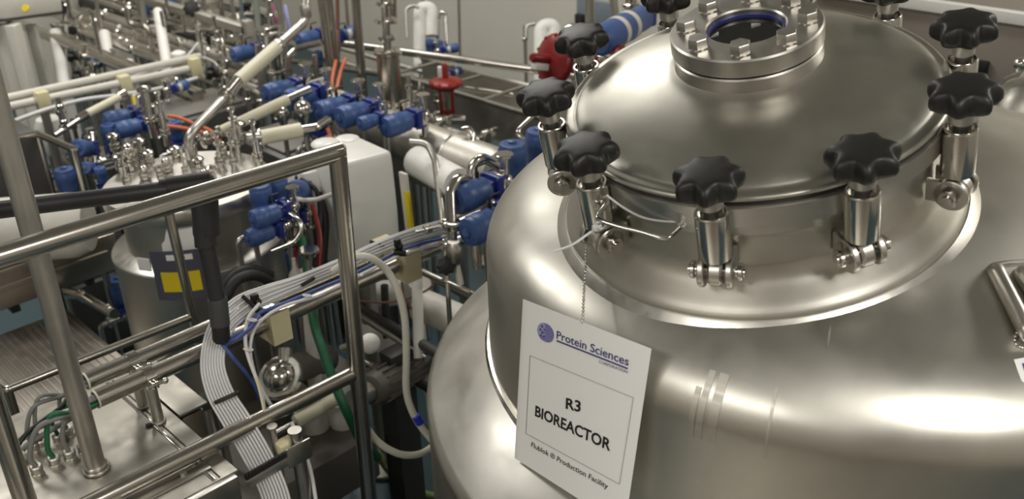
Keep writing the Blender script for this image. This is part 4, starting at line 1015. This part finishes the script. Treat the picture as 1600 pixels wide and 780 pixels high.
w0 = P(1010, 133, 4.05); wz = w0.z; w1 = PZ(600, 77, wz); w1 = w1 + (w1 - w0).normalized() * 1.2
MB().tube([w0, w1], .0185, 16).build('top_rail', 'rail', wr)
wp = PZ(886, 112, wz); wp = Vector((w0.x, wp.y, wz)); MB().box((wp.x, wp.y, wz / 2), (.045, .045, wz - .002), bev=.004).build('post', 'dullsteel', wr)
MB().tube([w0 - EZ * .13, w1 - EZ * .13], .014, 14).build('lower_rail', 'rail', wr)
level(850, 168, 4.3, 1.8, .012, 'dullsteel', 'thin level steel pipe just below the back handrail', EY)
level(800, 180, 4.2, 1.5, .016, 'satin', 'level steel pipe on the near side of the red actuator', EY)
level(760, 225, 3.6, 1.3, .017, 'satin', 'level steel pipe with couplings above the horizontal cylinder', EY)
level(770, 240, 3.5, 1.2, .012, 'bright', 'thin bright level pipe along the lower trough', EY)
for x, y, d, lb_ in ((666, 192, 3.6, 'left'), (690, 196, 3.6, 'middle'), (760, 215, 3.55, 'right')):
    t = thing('clamp_joint', 'polished clamp joint on the level pipe before the trough, %s one' % lb_, 'clamp', P(x, y, d), 'clamp joints on the level pipe')
    clamp_shape(MB(), P(x, y, d), EY, .022).build('clamp_band', 'bright', t)
# vertical pipes
def vert(x0, y0, x1, y1, d, r, mat, label, z1=.01, name='vertical_pipe', cat='pipe', up=.5, group=None, bands=()):
    a = P(x0, y0, d); q = under(a, x1, y1); lo = to_z(a, q, z1) if z1 is not None else q
    t = thing(name, label, cat, lo, group); MB().tube([(to_z(q, a, CEIL - .005) if z1 is None and up > 0 else a + (a - q).normalized() * up), lo], r, 14).build('tube', mat, t)
    for f0 in bands: MB().disc(a.lerp(q, f0), a - q, r * 1.5, .018).build('ferrule', 'bright', t)
    return t
vert(502, 0, 520, 135, 4.0, .0175, 'rail', 'left one of the twin thick steel risers')
vert(514, 0, 530, 135, 4.1, .0165, 'rail', 'right one of the twin thick steel risers')
vert(556, 0, 566, 130, 4.2, .0205, 'rail', 'single thick steel riser between the red cables and filter housing')
rbp = vert(527, 0, 529, 120, 4.3, .0090, 'copper', 'red-brown pipe between the thick risers', None, up=.5)
MB().lathe([(.010, 0), (.016, .012), (.016, .085), (.010, .097)], P(528, 82, 4.3), EZ, 16).build('sleeve', 'copper', rbp)
vert(541, 0, 545, 50, 4.8, .010, 'satin', 'thin pipe looping down behind the red-brown pipe', None)
vert(661, 0, 667, 90, 5.6, .010, 'dullsteel', 'thin vertical pipe in front of the white inverted bend', None, up=.5)
vert(717, 0, 719, 92, 5.7, .009, 'dullsteel', 'thin vertical pipe on the bare wall', None, up=.5)
vert(612, 0, 613, 36, 4.2, .022, 'rail', 'thick pipe above the polished filter housing', None, up=.4)
vert(820, 40, 822, 110, 5.2, .010, 'dullsteel', 'thin wall pipe left of the second white bend', .01, up=0, bands=(.3,))
vert(921, -5, 923, 45, 4.6, .024, 'dullsteel', 'square-looking dull post behind the pale blue-grey panel', .01)
vert(958, -5, 962, 30, 4.5, .020, 'dullsteel', 'dull vertical pipe behind the banded actuator', .01)
vert(986, 0, 986, 25, 3.9, .024, 'bright', 'bright jointed pipe over the banded actuator', None, up=.3, bands=(.3, .7))
vert(150, 0, 168, 105, 5.4, .010, 'satin', 'thin vertical pipe left of the white standpipe', .01)
vert(221, 0, 234, 110, 5.2, .018, 'dullsteel', 'vertical steel pipe immediately left of the white standpipe', .01)
vert(318, 0, 326, 90, 5.2, .012, 'satin', 'vertical pipe in the rack behind a black hand valve', .01)
vert(345, 0, 356, 110, 5.0, .013, 'rail', 'vertical pipe in the rack left of the blue valve', .01)
vert(362, 0, 374, 120, 5.0, .011, 'satin', 'vertical pipe in the rack directly behind the blue valve', .01)
vert(376, 0, 386, 90, 5.3, .011, 'bluegrey', 'blue-grey vertical pipe in the rack', .01)
vert(400, 0, 405, 60, 5.0, .016, 'greypanel', 'grey-green vertical duct left of the pink strip', .6)
vert(436, 0, 442, 60, 4.9, .016, 'dullsteel', 'dull vertical pipe between pink and pale blue strips', .5)
vert(402, 70, 408, 140, 4.2, .012, 'satin', 'thin riser left of the lower polished filter housing', .01, up=0)
vert(450, 88, 455, 140, 4.0, .013, 'rail', 'bent-topped riser right of the lower filter housing', .01, up=0)
vert(492, 85, 497, 140, 4.0, .011, 'rail', 'thin riser under the twin risers', .01, up=0)
vert(213, 148, 222, 222, 4.2, .018, 'offwhite', 'white marked post behind the crowded lid', .01, up=0, name='marked_post', cat='post')
t = thing('yellow_strip', 'yellow strip on the post behind the crowded lid', 'label', P(211, 170, 4.15)); MB().bar(P(208, 150, 4.16), P(215, 195, 4.16), .022, .008, EX).build('strip', 'yellow', t)
vert(683, 20, 684, 60, 5.4, .011, 'bright', 'crook-topped thin pipe right of the white inverted bend', None, up=0)
line('wall_pipe', 'thin pipe with a hook top left of the white inverted bend', [(636, 60, 5.3), (634, 14, 5.3), (646, 8, 5.3), (655, 12, 5.3)], .010, 'dullsteel', .04)
line('wall_pipe', 'thin pipe with a hook top right of the white inverted bend', [(698, 80, 5.3), (697, 22, 5.3), (690, 17, 5.3), (685, 30, 5.3)], .010, 'bright', .03)
line('wall_pipe', 'thin pipe hooking into the second white bend', [(822, 60, 5.1), (822, 40, 5.1), (836, 37, 5.1)], .010, 'dullsteel', .03)
line('wall_pipe', 'steel elbow arching behind the dark red actuator', [(884, 62, 4.6), (886, 42, 4.6), (900, 40, 4.6), (908, 60, 4.6)], .016, 'bright', .04)
line('branch_pipe', 'bent steel pipe joining the twin risers to the housing', [(503, 66, 4.05), (462, 76, 4.1), (450, 88, 4.1), (450, 110, 4.1)], .014, 'bright', .04)
line('branch_pipe', 'slim level pipe above the blue valves', [(464, 138, 3.5), (510, 122, 3.6)], .010, 'satin')
line('branch_pipe', 'grey bent tube curving down right of the wrapped box', [(640, 222, 3.15), (668, 224, 3.15), (680, 250, 3.12), (690, 330, 3.1), (693, 372, 3.1)], .0115, 'satin', .09)
line('branch_pipe', 'pale tube sweeping to the steel post from the valve cluster', [(460, 310, 2.8), (475, 313, 2.75), (495, 312, 2.7), (530, 300, 2.6)], .0065, 'offwhite', .05)
line('branch_pipe', 'shiny bent tube at the bottom of the valve cluster', [(436, 328, 2.75), (452, 334, 2.72), (468, 345, 2.7), (472, 360, 2.7), (460, 378, 2.7), (425, 392, 2.7)], .0080, 'bright', .04)
hose('orange_cable', 'orange cable climbing from the blue valves between risers', [(520, 150, 3.9), (527, 135, 3.9), (533, 110, 4.0), (540, 92, 4.1)], .007, 'orange', 'cable')
hose('orange_cable', 'orange cable climbing beside the red-brown pipe', [(518, 148, 3.9), (520, 120, 3.95), (525, 95, 4.05)], .007, 'orange', 'cable')
hose('orange_cable', 'orange cable lying behind the crowded lid, upper one', [(262, 181, 3.8), (280, 184, 3.8), (300, 192, 3.75), (330, 205, 3.5), PZ(338, 222, lidz) + EZ * .008], .007, 'orange', 'cable')
hose('orange_cable', 'orange cable lying behind the crowded lid, lower one', [(252, 196, 3.75), (270, 198, 3.75), (295, 202, 3.7), (335, 212, 3.5), PZ(345, 226, lidz) + EZ * .008], .008, 'orange', 'cable')
hose('orange_cable', 'short orange cable left of the wrapped box', [(512, 200, 3.1), (516, 215, 3.1), (514, 235, 3.05)], .007, 'orange', 'cable')
for x0, y0, x1, y1, d, m_, lb_, nm in ((424, 8, 432, 36, 4.7, 'pink', 'pink strip hanging left of the transfer pipe top', 'pink_strip'), (445, 8, 453, 52, 4.8, 'lblue', 'pale blue strip hanging left of the transfer pipe top', 'blue_strip')):
    tag(MB().bar(P(x0, y0, d), P(x1, y1, d), .028, .006, EX).build(nm, m_), lb_, 'strip')
tag(MB().box(P(407, 5, 5.9), (.06, .30, .5), bev=.01).build('control_panel', 'greypanel'), 'grey-green panel at the top behind the pink strip', 'panel')
bg_ = thing('wall_panel', 'blue-grey panel with dark window on the back wall', 'panel', P(930, 32, 5.0))
pc = P(930, 26, 5.05); MB().box(pc, (.03, .24, .17), bev=.004).build('frame', 'bluegrey', bg_); MB().box(P(906, 34, 5.0), (.03, .05, .08), bev=.004).build('window', 'rubber', bg_)

# cable tray at upper left
ct = thing('cable_tray', 'twin pale tubes in cream clamps crossing the upper left', 'cable tray', P(190, 130, 4.2))
for (a_, b_) in (((8, 154, 3.85), (312, 88, 4.65)), ((8, 168, 3.80), (312, 104, 4.60))):
    MB().tube([P(*a_), P(*b_)], .0170, 16).build('tube', 'offwhite', ct)
for x, y, d in ((67, 158, 3.92), (195, 132, 4.25), (305, 104, 4.55)): MB().box(P(x, y, d), (.05, .05, .085), bev=.006).box(P(x, y + 14, d), (.02, .02, .03), bev=.004).build('clamp', 'cream', ct)
p_ = P(195, 140, 4.28); MB().cyl(p_, Vector((p_.x, p_.y, .01)), .018).build('leg', 'dullsteel', ct)
p_ = P(67, 165, 3.98); MB().cyl(p_, Vector((p_.x, p_.y, .01)), .018).build('leg', 'dullsteel', ct)
hose('white_cable', 'pale blue-white cable slung below the cable tray', [(15, 192, 3.75), (70, 172, 3.85), (130, 156, 4.0), (190, 148, 4.15), (250, 138, 4.35), (308, 122, 4.5)], .0085, 'wtube', 'cable')
hose('white_cable', 'white cable rising off the tray towards the standpipe', [(200, 122, 4.3), (230, 112, 4.4), (262, 104, 4.5), (290, 90, 4.7), (315, 60, 4.8)], .006, 'wtube', 'cable')
hose('white_cable', 'white cable drooping right of the standpipe', [(285, 92, 4.7), (305, 88, 4.7), (332, 95, 4.7), (345, 110, 4.6)], .006, 'wtube', 'cable')
tag(MB().lathe([(.035, 0), (.04, .02), (.035, .05), (.015, .06)], P(281, 98, 4.7), EZ, 16).build('junction_box', 'white'), 'round white box beside the foot of the white standpipe', 'cap')
tp4 = thing('transfer_pipe', 'thin sloping sleeved pipe under the left end of the cable tray', 'pipe', P(140, 175, 3.8))
MB().cyl(P(85, 212, 3.7), P(125, 186, 3.8), .012).cyl(P(122, 187, 3.8), P(136, 178, 3.82), .018).cyl(P(185, 152, 3.95), P(195, 146, 3.98), .018).build('bright_tube', 'bright', tp4)
MB().cyl(P(136, 178, 3.82), P(186, 152, 3.95), .0165).build('insulating_sleeve', 'sleeve', tp4)
# top-left overhead beam with yellow disc, white panels under it
ob = thing('overhead_beam', 'pale boxed beam with a yellow disc at the top left corner', 'beam', P(40, 15, 4.6))
MB().bar(P(-40, 12, 4.5), P(78, 8, 4.9), .16, .10, EZ, .006).build('beam', 'offwhite', ob)
MB().disc(P(40, 13, 4.58), ROT @ Vector((0, 0, 1)), .018, .01).build('disc', 'yellow', ob)
MB().bar(P(-40, 34, 4.5), P(82, 18, 4.9), .14, .015, EZ, .004).build('edge_trim', 'darkmetal', ob)
for x, y, y1, d, wd, lb_ in ((2, 90, 170, 4.6, .05, 'pale upright panel at the left edge'), (20, 90, 170, 4.6, .075, 'wide pale upright panel beside the left edge'), (48, 80, 160, 4.8, .030, 'narrow pale upright panel under the beam')):
    a = P(x, 38, d); q = under(a, x + (y1 - 38) * .25, y1); lo = to_z(a, q, .012)
    tag(MB().bar(a, lo, wd, .05, ROT @ Vector((1, 0, 0)), .004).build('cladding_sheet', 'offwhite'), lb_, 'panel')
tag(MB().lathe([(.06, -.12), (.068, -.1), (.068, .0), (.055, .03), (.02, .04), (1e-4, .04)], P(80, 195, 4.1), EZ, 24).build('white_canister', 'white'), 'white canister behind the small platform rail', 'canister')

# small platform with its own rail at left
pr2 = thing('platform_rail', 'slim steel rail with two posts around the small platform at left', 'railing', P(110, 240, 3.3))
z2 = P(58, 209, 3.4).z
a0, a1, a2 = PZ(-30, 228, z2), PZ(58, 209, z2), PZ(116, 234, z2)
FL2 = P(190, 520, 3.2).z
MB().pipe([a0, a1, a2], .013, .005, 12).build('top_rail', 'rail', pr2)
for p in (a1, a2):
    MB().tube([p, Vector((p.x, p.y, FL2))], .012, 12).build('post', 'rail', pr2)
gr2 = thing('kick_frame', 'thin steel frame with upright in front of the smaller bioreactor', 'frame', P(300, 495, 2.45))
m0 = P(302, 494, 2.50); m1 = PZ(12, 609, m0.z); m2 = PZ(-40, 570, m0.z)
MB().pipe([m0, m1, m2], .0105, .004, 14).build('bottom_rail', 'rail', gr2)
u1 = under(m0, 261, 322); MB().tube([u1 + (u1 - m0).normalized() * .01, to_z(m0, u1, .01)], .0125, 14).build('upright', 'rail', gr2)
MB().tube([m1, Vector((m1.x, m1.y, .01))], .0105, 12).build('upright', 'rail', gr2)
pf = thing('tread_platform', 'ribbed stainless tread platform on the floor at left', 'platform', P(90, 560, 3.0))
f0 = PZ(-60, 600, .55); f1 = PZ(150, 480, .55); f2 = PZ(260, 560, .55)
px0, px1, py0, py1 = f0.x - .2, f1.x + .12, f2.y - .05, f1.y + .06
px1 = min(px1, c2.x - RA - .02)
MB().box(((px0 + px1) / 2, (py0 + py1) / 2, .54), (px1 - px0, py1 - py0, .02), bev=.003).build('tread', 'tread', pf)
rb = MB()
n_ = int((px1 - px0) / .022)
for k in range(n_): rb.box((px0 + .02 + k * .022, (py0 + py1) / 2, .551), (.009, py1 - py0 - .04, .004), bev=.001)
rb.build('ribs', 'tread', pf)
for x_ in (px0 + .05, px1 - .05):
    for y_ in (py0 + .05, py1 - .05): MB().cyl((x_, y_, .002), (x_, y_, .53), .02).build('leg', 'dullsteel', pf)
cb2 = thing('steel_cabinet', 'brown-grey steel cabinet on the platform at left', 'cabinet', P(60, 470, 3.3))
cc_ = P(62, 440, 3.45); cz0 = .56
MB().box((cc_.x, cc_.y, (cz0 + .06 + cc_.z + .18) / 2), (.46, .40, cc_.z + .12 - cz0), bev=.006).build('cabinet_body', 'cabinet', cb2)
MB().box((cc_.x, cc_.y - .203, (cz0 + .1 + cc_.z + .15) / 2), (.38, .008, cc_.z - cz0), bev=.003).build('door', 'cabinet', cb2)
for s in (-1, 1): MB().box((cc_.x + s * .13, cc_.y, cz0 + .03), (.03, .26, .06), bev=.003).build('foot', 'darkmetal', cb2)
tag(MB().lathe([(.02, -.06), (.09, -.05), (.11, 0), (.11, .40), (.09, .45), (.02, .46)], P(115, 352, 3.2), Vector((-.8, .6, 0)), 24).build('cream_vessel', 'offwhite'), 'cream rounded vessel lying behind the black pipe at the left edge', 'vessel')
tag(MB().pipe([P(105, 458, 3.3), P(130, 463, 3.25), P(150, 475, 3.2), P(178, 490, 3.15)], .017, .03, 12).disc(P(128, 462, 3.25), EX, .026, .014).disc(P(170, 486, 3.17), EX, .026, .014).build('pipe_elbow', 'bright'), 'bright low pipe run beside the platform post', 'pipe')
tag(MB().box(P(-5, 300, 3.5), (.3, .3, .45), bev=.01).build('dark_cabinet', 'darkmetal'), 'dark cabinet behind the leaning post at left', 'cabinet')

# ------------------------------------------------------------------ low machinery between rail and tank
sk = thing('equipment_skid', 'dark low equipment skid on the floor between post and tank', 'skid', PZ(560, 640, 0))
sz = .42
kn, kr, kl = PZ(530, 711, sz), PZ(606, 690, sz), PZ(400, 650, sz)
ky = kn.y; kx1 = kr.x; kx0 = kx1 - .50
MB().box(((kx0 + kx1) / 2, ky + .24, sz - .08), (kx1 - kx0, .48, .16), bev=.008).build('base_box', 'motorp', sk)
MB().box(((kx0 + kx1) / 2 - .05, ky + .30, .13), (.42, .30, .258), bev=.008).build('lower_box', 'darkmetal', sk)
MB().box((kx1 + .09, ky + .36, sz - .04), (.14, .18, .12), bev=.006).build('side_box', 'motorp', sk)
mo = thing('pump_motor', 'brown-grey ribbed pump motor lying behind the steel post', 'motor', P(620, 580, 2.9))
m0 = P(575, 612, 2.75); m1 = P(660, 560, 3.0); u = (m1 - m0).normalized(); L = (m1 - m0).length
b = MB().lathe([(.02, 0), (.045, .01), (.05, .02), (.05, L - .02), (.03, L)], m0, u, 20)
a_, q_ = frame(u)
for k in range(16):
    w_ = k * PI / 8; r_ = a_ * math.cos(w_) + q_ * math.sin(w_); b.box(m0 + u * L / 2 + r_ * .053, (L * .7, .004, .012), (u, r_.cross(u), r_))
b.build('ribbed_shell', 'motorp', mo); MB().cyl(m0 - u * .07, m0, .03).build('shaft_end', 'satin', mo); MB().box(m0 + u * L * .5 + EZ * .06, (.07, .06, .05), bev=.005).build('terminal_box', 'darkmetal', mo)
MB().box(Vector(((m0 + u * L * .5).x, (m0 + u * L * .5).y, ((m0 + u * L * .5).z - .05) / 2)), (.08, .08, (m0 + u * L * .5).z - .05)).build('foot', 'darkmetal', mo)
def low(x0, y0, x1, y1, d0, d1, r, mat, label, name='low_pipe'): return line(name, label, [(x0, y0, d0), (x1, y1, d1)], r, mat)
low(555, 478, 690, 556, 3.1, 2.8, .017, 'darkmetal', 'dark level pipe crossing behind the silicone hose, upper one')
low(560, 492, 668, 560, 3.05, 2.85, .012, 'satin', 'bright-edged level pipe under the dark one behind the hose')
low(565, 565, 620, 590, 3.0, 2.9, .012, 'bright', 'short bright level bar below the white bulb')
low(640, 590, 700, 625, 2.95, 2.8, .016, 'rail', 'level steel bar beside the tank ledge, low')
low(660, 425, 760, 470, 2.7, 2.5, .010, 'rail', 'thin level bar under the farther clamp block')
low(690, 440, 760, 480, 2.75, 2.6, .013, 'darkmetal', 'dark level bar under the black hand valve')
vert(601, 455, 607, 600, 3.0, .012, 'darkmetal', 'dark upright bar behind the silicone hose', .01, up=.02, name='upright_bar', cat='bar')
vert(490, 560, 500, 700, 2.9, .022, 'offwhite', 'pale upright pipe behind the lower rail by the green hose', .01, up=.3)
hose('red_cable', 'thin red cable strung under the conduits, level one', [(560, 470, 2.9), (600, 473, 2.9), (640, 465, 2.9), (672, 450, 2.9), (682, 430, 2.85)], .0035, 'copper', 'cable')
hose('red_cable', 'thin red cable strung under the conduits, slanting one', [(628, 440, 2.9), (632, 465, 2.9), (645, 485, 2.9)], .0035, 'copper', 'cable')
hose('red_cable', 'dark red cable hanging left of the green hose', [(456, 330, 2.8), (470, 365, 2.78), (462, 400, 2.76), (470, 440, 2.75)], .006, 'dred', 'cable')
hose('red_cable', 'dark red cable hanging behind the steel corner post', [(488, 320, 2.8), (500, 370, 2.78), (498, 420, 2.76)], .007, 'dred', 'cable')
hose('black_cable', 'black cable drooping right of the valve cluster', [(470, 280, 2.9), (495, 300, 2.88), (500, 350, 2.86), (490, 420, 2.86)], .007, 'rubber', 'cable')
hose('black_cable', 'black cable bundle hanging beside the wrapped box', [(500, 300, 2.95), (508, 350, 2.95), (503, 430, 2.95)], .012, 'rubber', 'cable')
hose('black_cable', 'black hose coiled against the smaller bioreactor', [(350, 470, 2.55), (368, 440, 2.56), (395, 430, 2.6), (420, 440, 2.65), (430, 465, 2.68)], .015, 'rubber', 'hose')
hose('black_cable', 'second black hose coiled against the smaller bioreactor', [(345, 455, 2.6), (368, 428, 2.61), (395, 420, 2.65), (425, 430, 2.7)], .012, 'rubber', 'hose')
fl_ = thing('flask', 'small clear hanging flask behind the ribbon of tubes', 'flask', P(462, 430, 2.75))
MB().lathe([(.006, .05), (.007, .02), (.02, .0), (.024, -.03), (.015, -.045), (1e-4, -.046)], P(462, 428, 2.75), EZ, 18).build('body', 'silicone', fl_)
MB().disc(P(482, 392, 2.7), EZ, .03, .012).disc(P(482, 398, 2.7), EZ, .022, .01).cyl(P(482, 400, 2.7), P(484, 440, 2.72), .009).build('stem', 'bright', fl_)
bot = [(490, 655, 2.9, 'left'), (535, 640, 2.9, 'right')]
for x, y, d, s in bot:
    t = thing('funnel', 'white plastic funnel shape hanging below the lower rail, %s one' % s, 'funnel', P(x, y, d), 'white funnels under the lower rail')
    MB().lathe([(.02, -.09), (.035, -.075), (.055, .0), (.058, .05), (.052, .05), (.03, -.07)], P(x, y, d), EZ, 24).build('bowl', 'white', t); MB().cyl(P(x, y, d) - EZ * .16, P(x, y, d) - EZ * .088, .015).build('spout', 'offwhite', t)
line('sleeved_pipe', 'cream sleeved pipe slanting below the lower rail', [(462, 660, 2.7), (530, 620, 2.8)], .020, 'sleeve')
line('sleeved_pipe', 'bright pipe end with ferrules left of the slanting cream sleeve', [(425, 680, 2.65), (462, 660, 2.7)], .0105, 'bright')
pump = thing('transfer_pump', 'polished pump under the conduits behind the white ribbon', 'pump', P(440, 590, 2.75))
MB().sphere(P(438, 590, 2.75), .05, EZ, 24).disc(P(438, 590, 2.75), Vector((-.5, -.2, .8)), .068, .02).cyl(P(445, 545, 2.78), P(445, 585, 2.76), .02).build('casing', 'bright', pump)
MB().cyl(P(432, 585, 2.76), P(510, 560, 3.0), .045).build('motor', 'motorp', pump); MB().cyl(P(432, 600, 2.75), Vector((P(432, 600, 2.75).x, P(432, 600, 2.75).y, .423)), .03).build('foot', 'darkmetal', pump)
lowb = thing('junction_box', 'small dark box on the dull post behind the comb bracket', 'box', P(318, 640, 2.6))
MB().box(P(318, 628, 2.6), (.05, .05, .03), bev=.004).build('case', 'darkmetal', lowb); p_ = P(318, 632, 2.6); MB().cyl(p_, Vector((p_.x, p_.y, .01)), .012).build('post', 'dullsteel', lowb)

# ------------------------------------------------------------------ crowded pipe rack at upper left (level pipes running away to the left)
rk = thing('pipe_rack', 'stainless support frame carrying the crowded pipes at upper left', 'frame', P(250, 100, 5.0))
for x, y, d in ((120, 30, 6.0), (300, 75, 5.4), (400, 125, 4.8)):
    p = P(x, y, d); MB().box((p.x, p.y, (p.z + .3) / 2), (.05, .05, p.z + .3), bev=.004).build('upright', 'dullsteel', rk)
for dz in (.0, .25): MB().bar(P(400, 125, 4.8) + EZ * dz, P(400, 125, 4.8) + EZ * dz + EY * 2.6, .05, .04).build('beam', 'dullsteel', rk)
G = 'level pipes of the crowded rack'
rp = random.Random(3)
n_ = 0
for k in range(46):
    x, y = rp.uniform(300, 445), 4 + k * 3.3
    d = 5.7 - k * .03 + rp.uniform(-.1, .1); r = rp.choice((.010, .014, .018, .022, .030)); m_ = rp.choice(('satin', 'dullsteel', 'rail', 'bright', 'darkmetal', 'rail', 'dullsteel', 'offwhite', 'satin', 'cabinet'))
    p = P(x, y, d); Lk = rp.uniform(1.2, 2.6)
    t = thing('rack_pipe', 'level pipe running away to the left in the crowded upper left rack', 'pipe', p, G)
    MB().tube([p, p + EY * Lk], r, 12).build('tube', m_, t)
    for q in range(rp.randint(1, 3)): MB().disc(p + EY * rp.uniform(.2, Lk - .1), EY, r * 1.6, .03).build('ferrule', 'bright', t)
G2 = 'upright branch pipes of the crowded rack'
for k in range(26):
    x, y = rp.uniform(85, 420), rp.uniform(10, 70); d = rp.uniform(4.6, 6.0); p = P(x, y, d)
    t = thing('branch_pipe', 'short upright branch pipe in the crowded upper left rack', 'pipe', p, G2)
    r = rp.choice((.008, .011, .014)); h = rp.uniform(.15, .5); sd = Vector((rp.uniform(-.2, .2), rp.uniform(-.2, .2), 0))
    MB().pipe([Vector((p.x, p.y, .004)), p, p + sd, p + sd + EZ * rp.uniform(-.1, .15)], r, .04, 12).build('tube', rp.choice(('satin', 'bright', 'rail', 'dullsteel')), t)
    MB().disc(p - EZ * h * .5, EZ, r * 1.5, .02).build('ferrule', 'bright', t)
G3 = 'small fittings in the crowded machinery at left'
for k in range(30):
    x, y = rp.choice(((rp.uniform(60, 200), rp.uniform(150, 230)), (rp.uniform(380, 500), rp.uniform(120, 195)), (rp.uniform(70, 180), rp.uniform(240, 330)), (rp.uniform(620, 700), rp.uniform(140, 190))))
    d = rp.uniform(3.6, 4.6); p = P(x, y, d); h = rp.uniform(.05, .16); r = rp.choice((.010, .014, .018))
    t = thing('pipe_fitting', 'small bright upright fitting among the crowded machinery', 'fitting', p, G3)
    MB().tube([Vector((p.x, p.y, .004)), p + EZ * h * .4], r, 12).build('tube', rp.choice(('satin', 'bright', 'dullsteel')), t)
    for q_ in (-.4, .1): MB().disc(p + EZ * h * q_, EZ, r * 1.45, .02).build('ferrule', 'bright', t)
for k, (x, y, d, sx, sy, sz_, lb_) in enumerate(((300, 165, 4.3, .45, .35, .5, 'dark block standing in for shade behind the crowded lid'), (150, 250, 4.35, .22, .3, .6, 'dark block standing in for shade behind the small platform rail'), (450, 215, 3.9, .3, .4, .5, 'dark block standing in for shade behind the polished bulbs'), (560, 240, 3.9, .2, .3, .5, 'dark block standing in for shade behind the white wrapped box'), (130, 420, 3.9, .3, .3, .6, 'dark block standing in for shade behind the steel cabinet'))):
    p = P(x, y, d); t = thing('shade_block', lb_, 'shade block', Vector((p.x, p.y, 0)))  # dark blocks added to stand in for shade among the crowded equipment
    MB().box((p.x, p.y, p.z / 2), (sx, sy, p.z), bev=.01).build('housing', 'darkmetal', t); MB().box((p.x, p.y, p.z + .006), (sx * .8, sy * .8, .012), bev=.003).build('cover', 'motorp', t)

# ------------------------------------------------------------------ behind the big tank at right
hd = thing('stainless_hood', 'blurred stainless hood with pale rim behind the big tank at right', 'hood', P(1500, 60, 3.4))
a, b2 = P(1330, 2, 3.8), P(1720, 40, 3.2)
hz = P(1500, 22, 3.5).z
h0 = PZ(1380, 5, hz); hx = h0.x
MB().box((hx + .3, h0.y - .6, hz / 2), (.6, 1.8, hz - .004), bev=.01).build('front_panel', 'hoodp', hd)
MB().bar(Vector((hx - .01, h0.y + .3, hz + .02)), Vector((hx - .01, h0.y - 1.5, hz + .02)), .04, .04).build('rim', 'white', hd)
sb_ = P(1190, -20, 3.6); tag(MB().box((sb_.x, sb_.y, (sb_.z + .3) / 2), (.2, .3, sb_.z + .296), bev=.01).build('steel_box', 'wallr'), 'pinkish steel box behind the sight glass', 'box')
pp = thing('side_pipe', 'large dull pipe with clamp collar at the right edge behind the tank', 'pipe', P(1600, 150, 2.6))
s0 = P(1640, 120, 2.5); s1 = P(1590, 170, 2.45)
MB().pipe([P(1580, 210, 2.5), s1, P(1640, 110, 2.6), P(1760, 40, 2.7)], .05, .06, 20).build('tube', 'dullsteel', pp)
clamp_shape(MB(), P(1598, 158, 2.47), P(1640, 110, 2.6) - s1, .045).build('clamp', 'satin', pp)
tag(MB().cyl(P(1570, 128, 2.9), P(1592, 118, 2.9), .012).sphere(P(1594, 100, 2.9), .02).cyl(P(1590, 118, 2.9), P(1592, 100, 2.9), .008).build('tap', 'bright'), 'small bright tap left of the large dull pipe', 'tap')
rb_ = ray(1534, 108); pb_ = EYE + rb_ * ((hx - .012) / rb_.x); MB().box(pb_, (.03, .04, .06), bev=.004).build('bracket', 'black', hd)
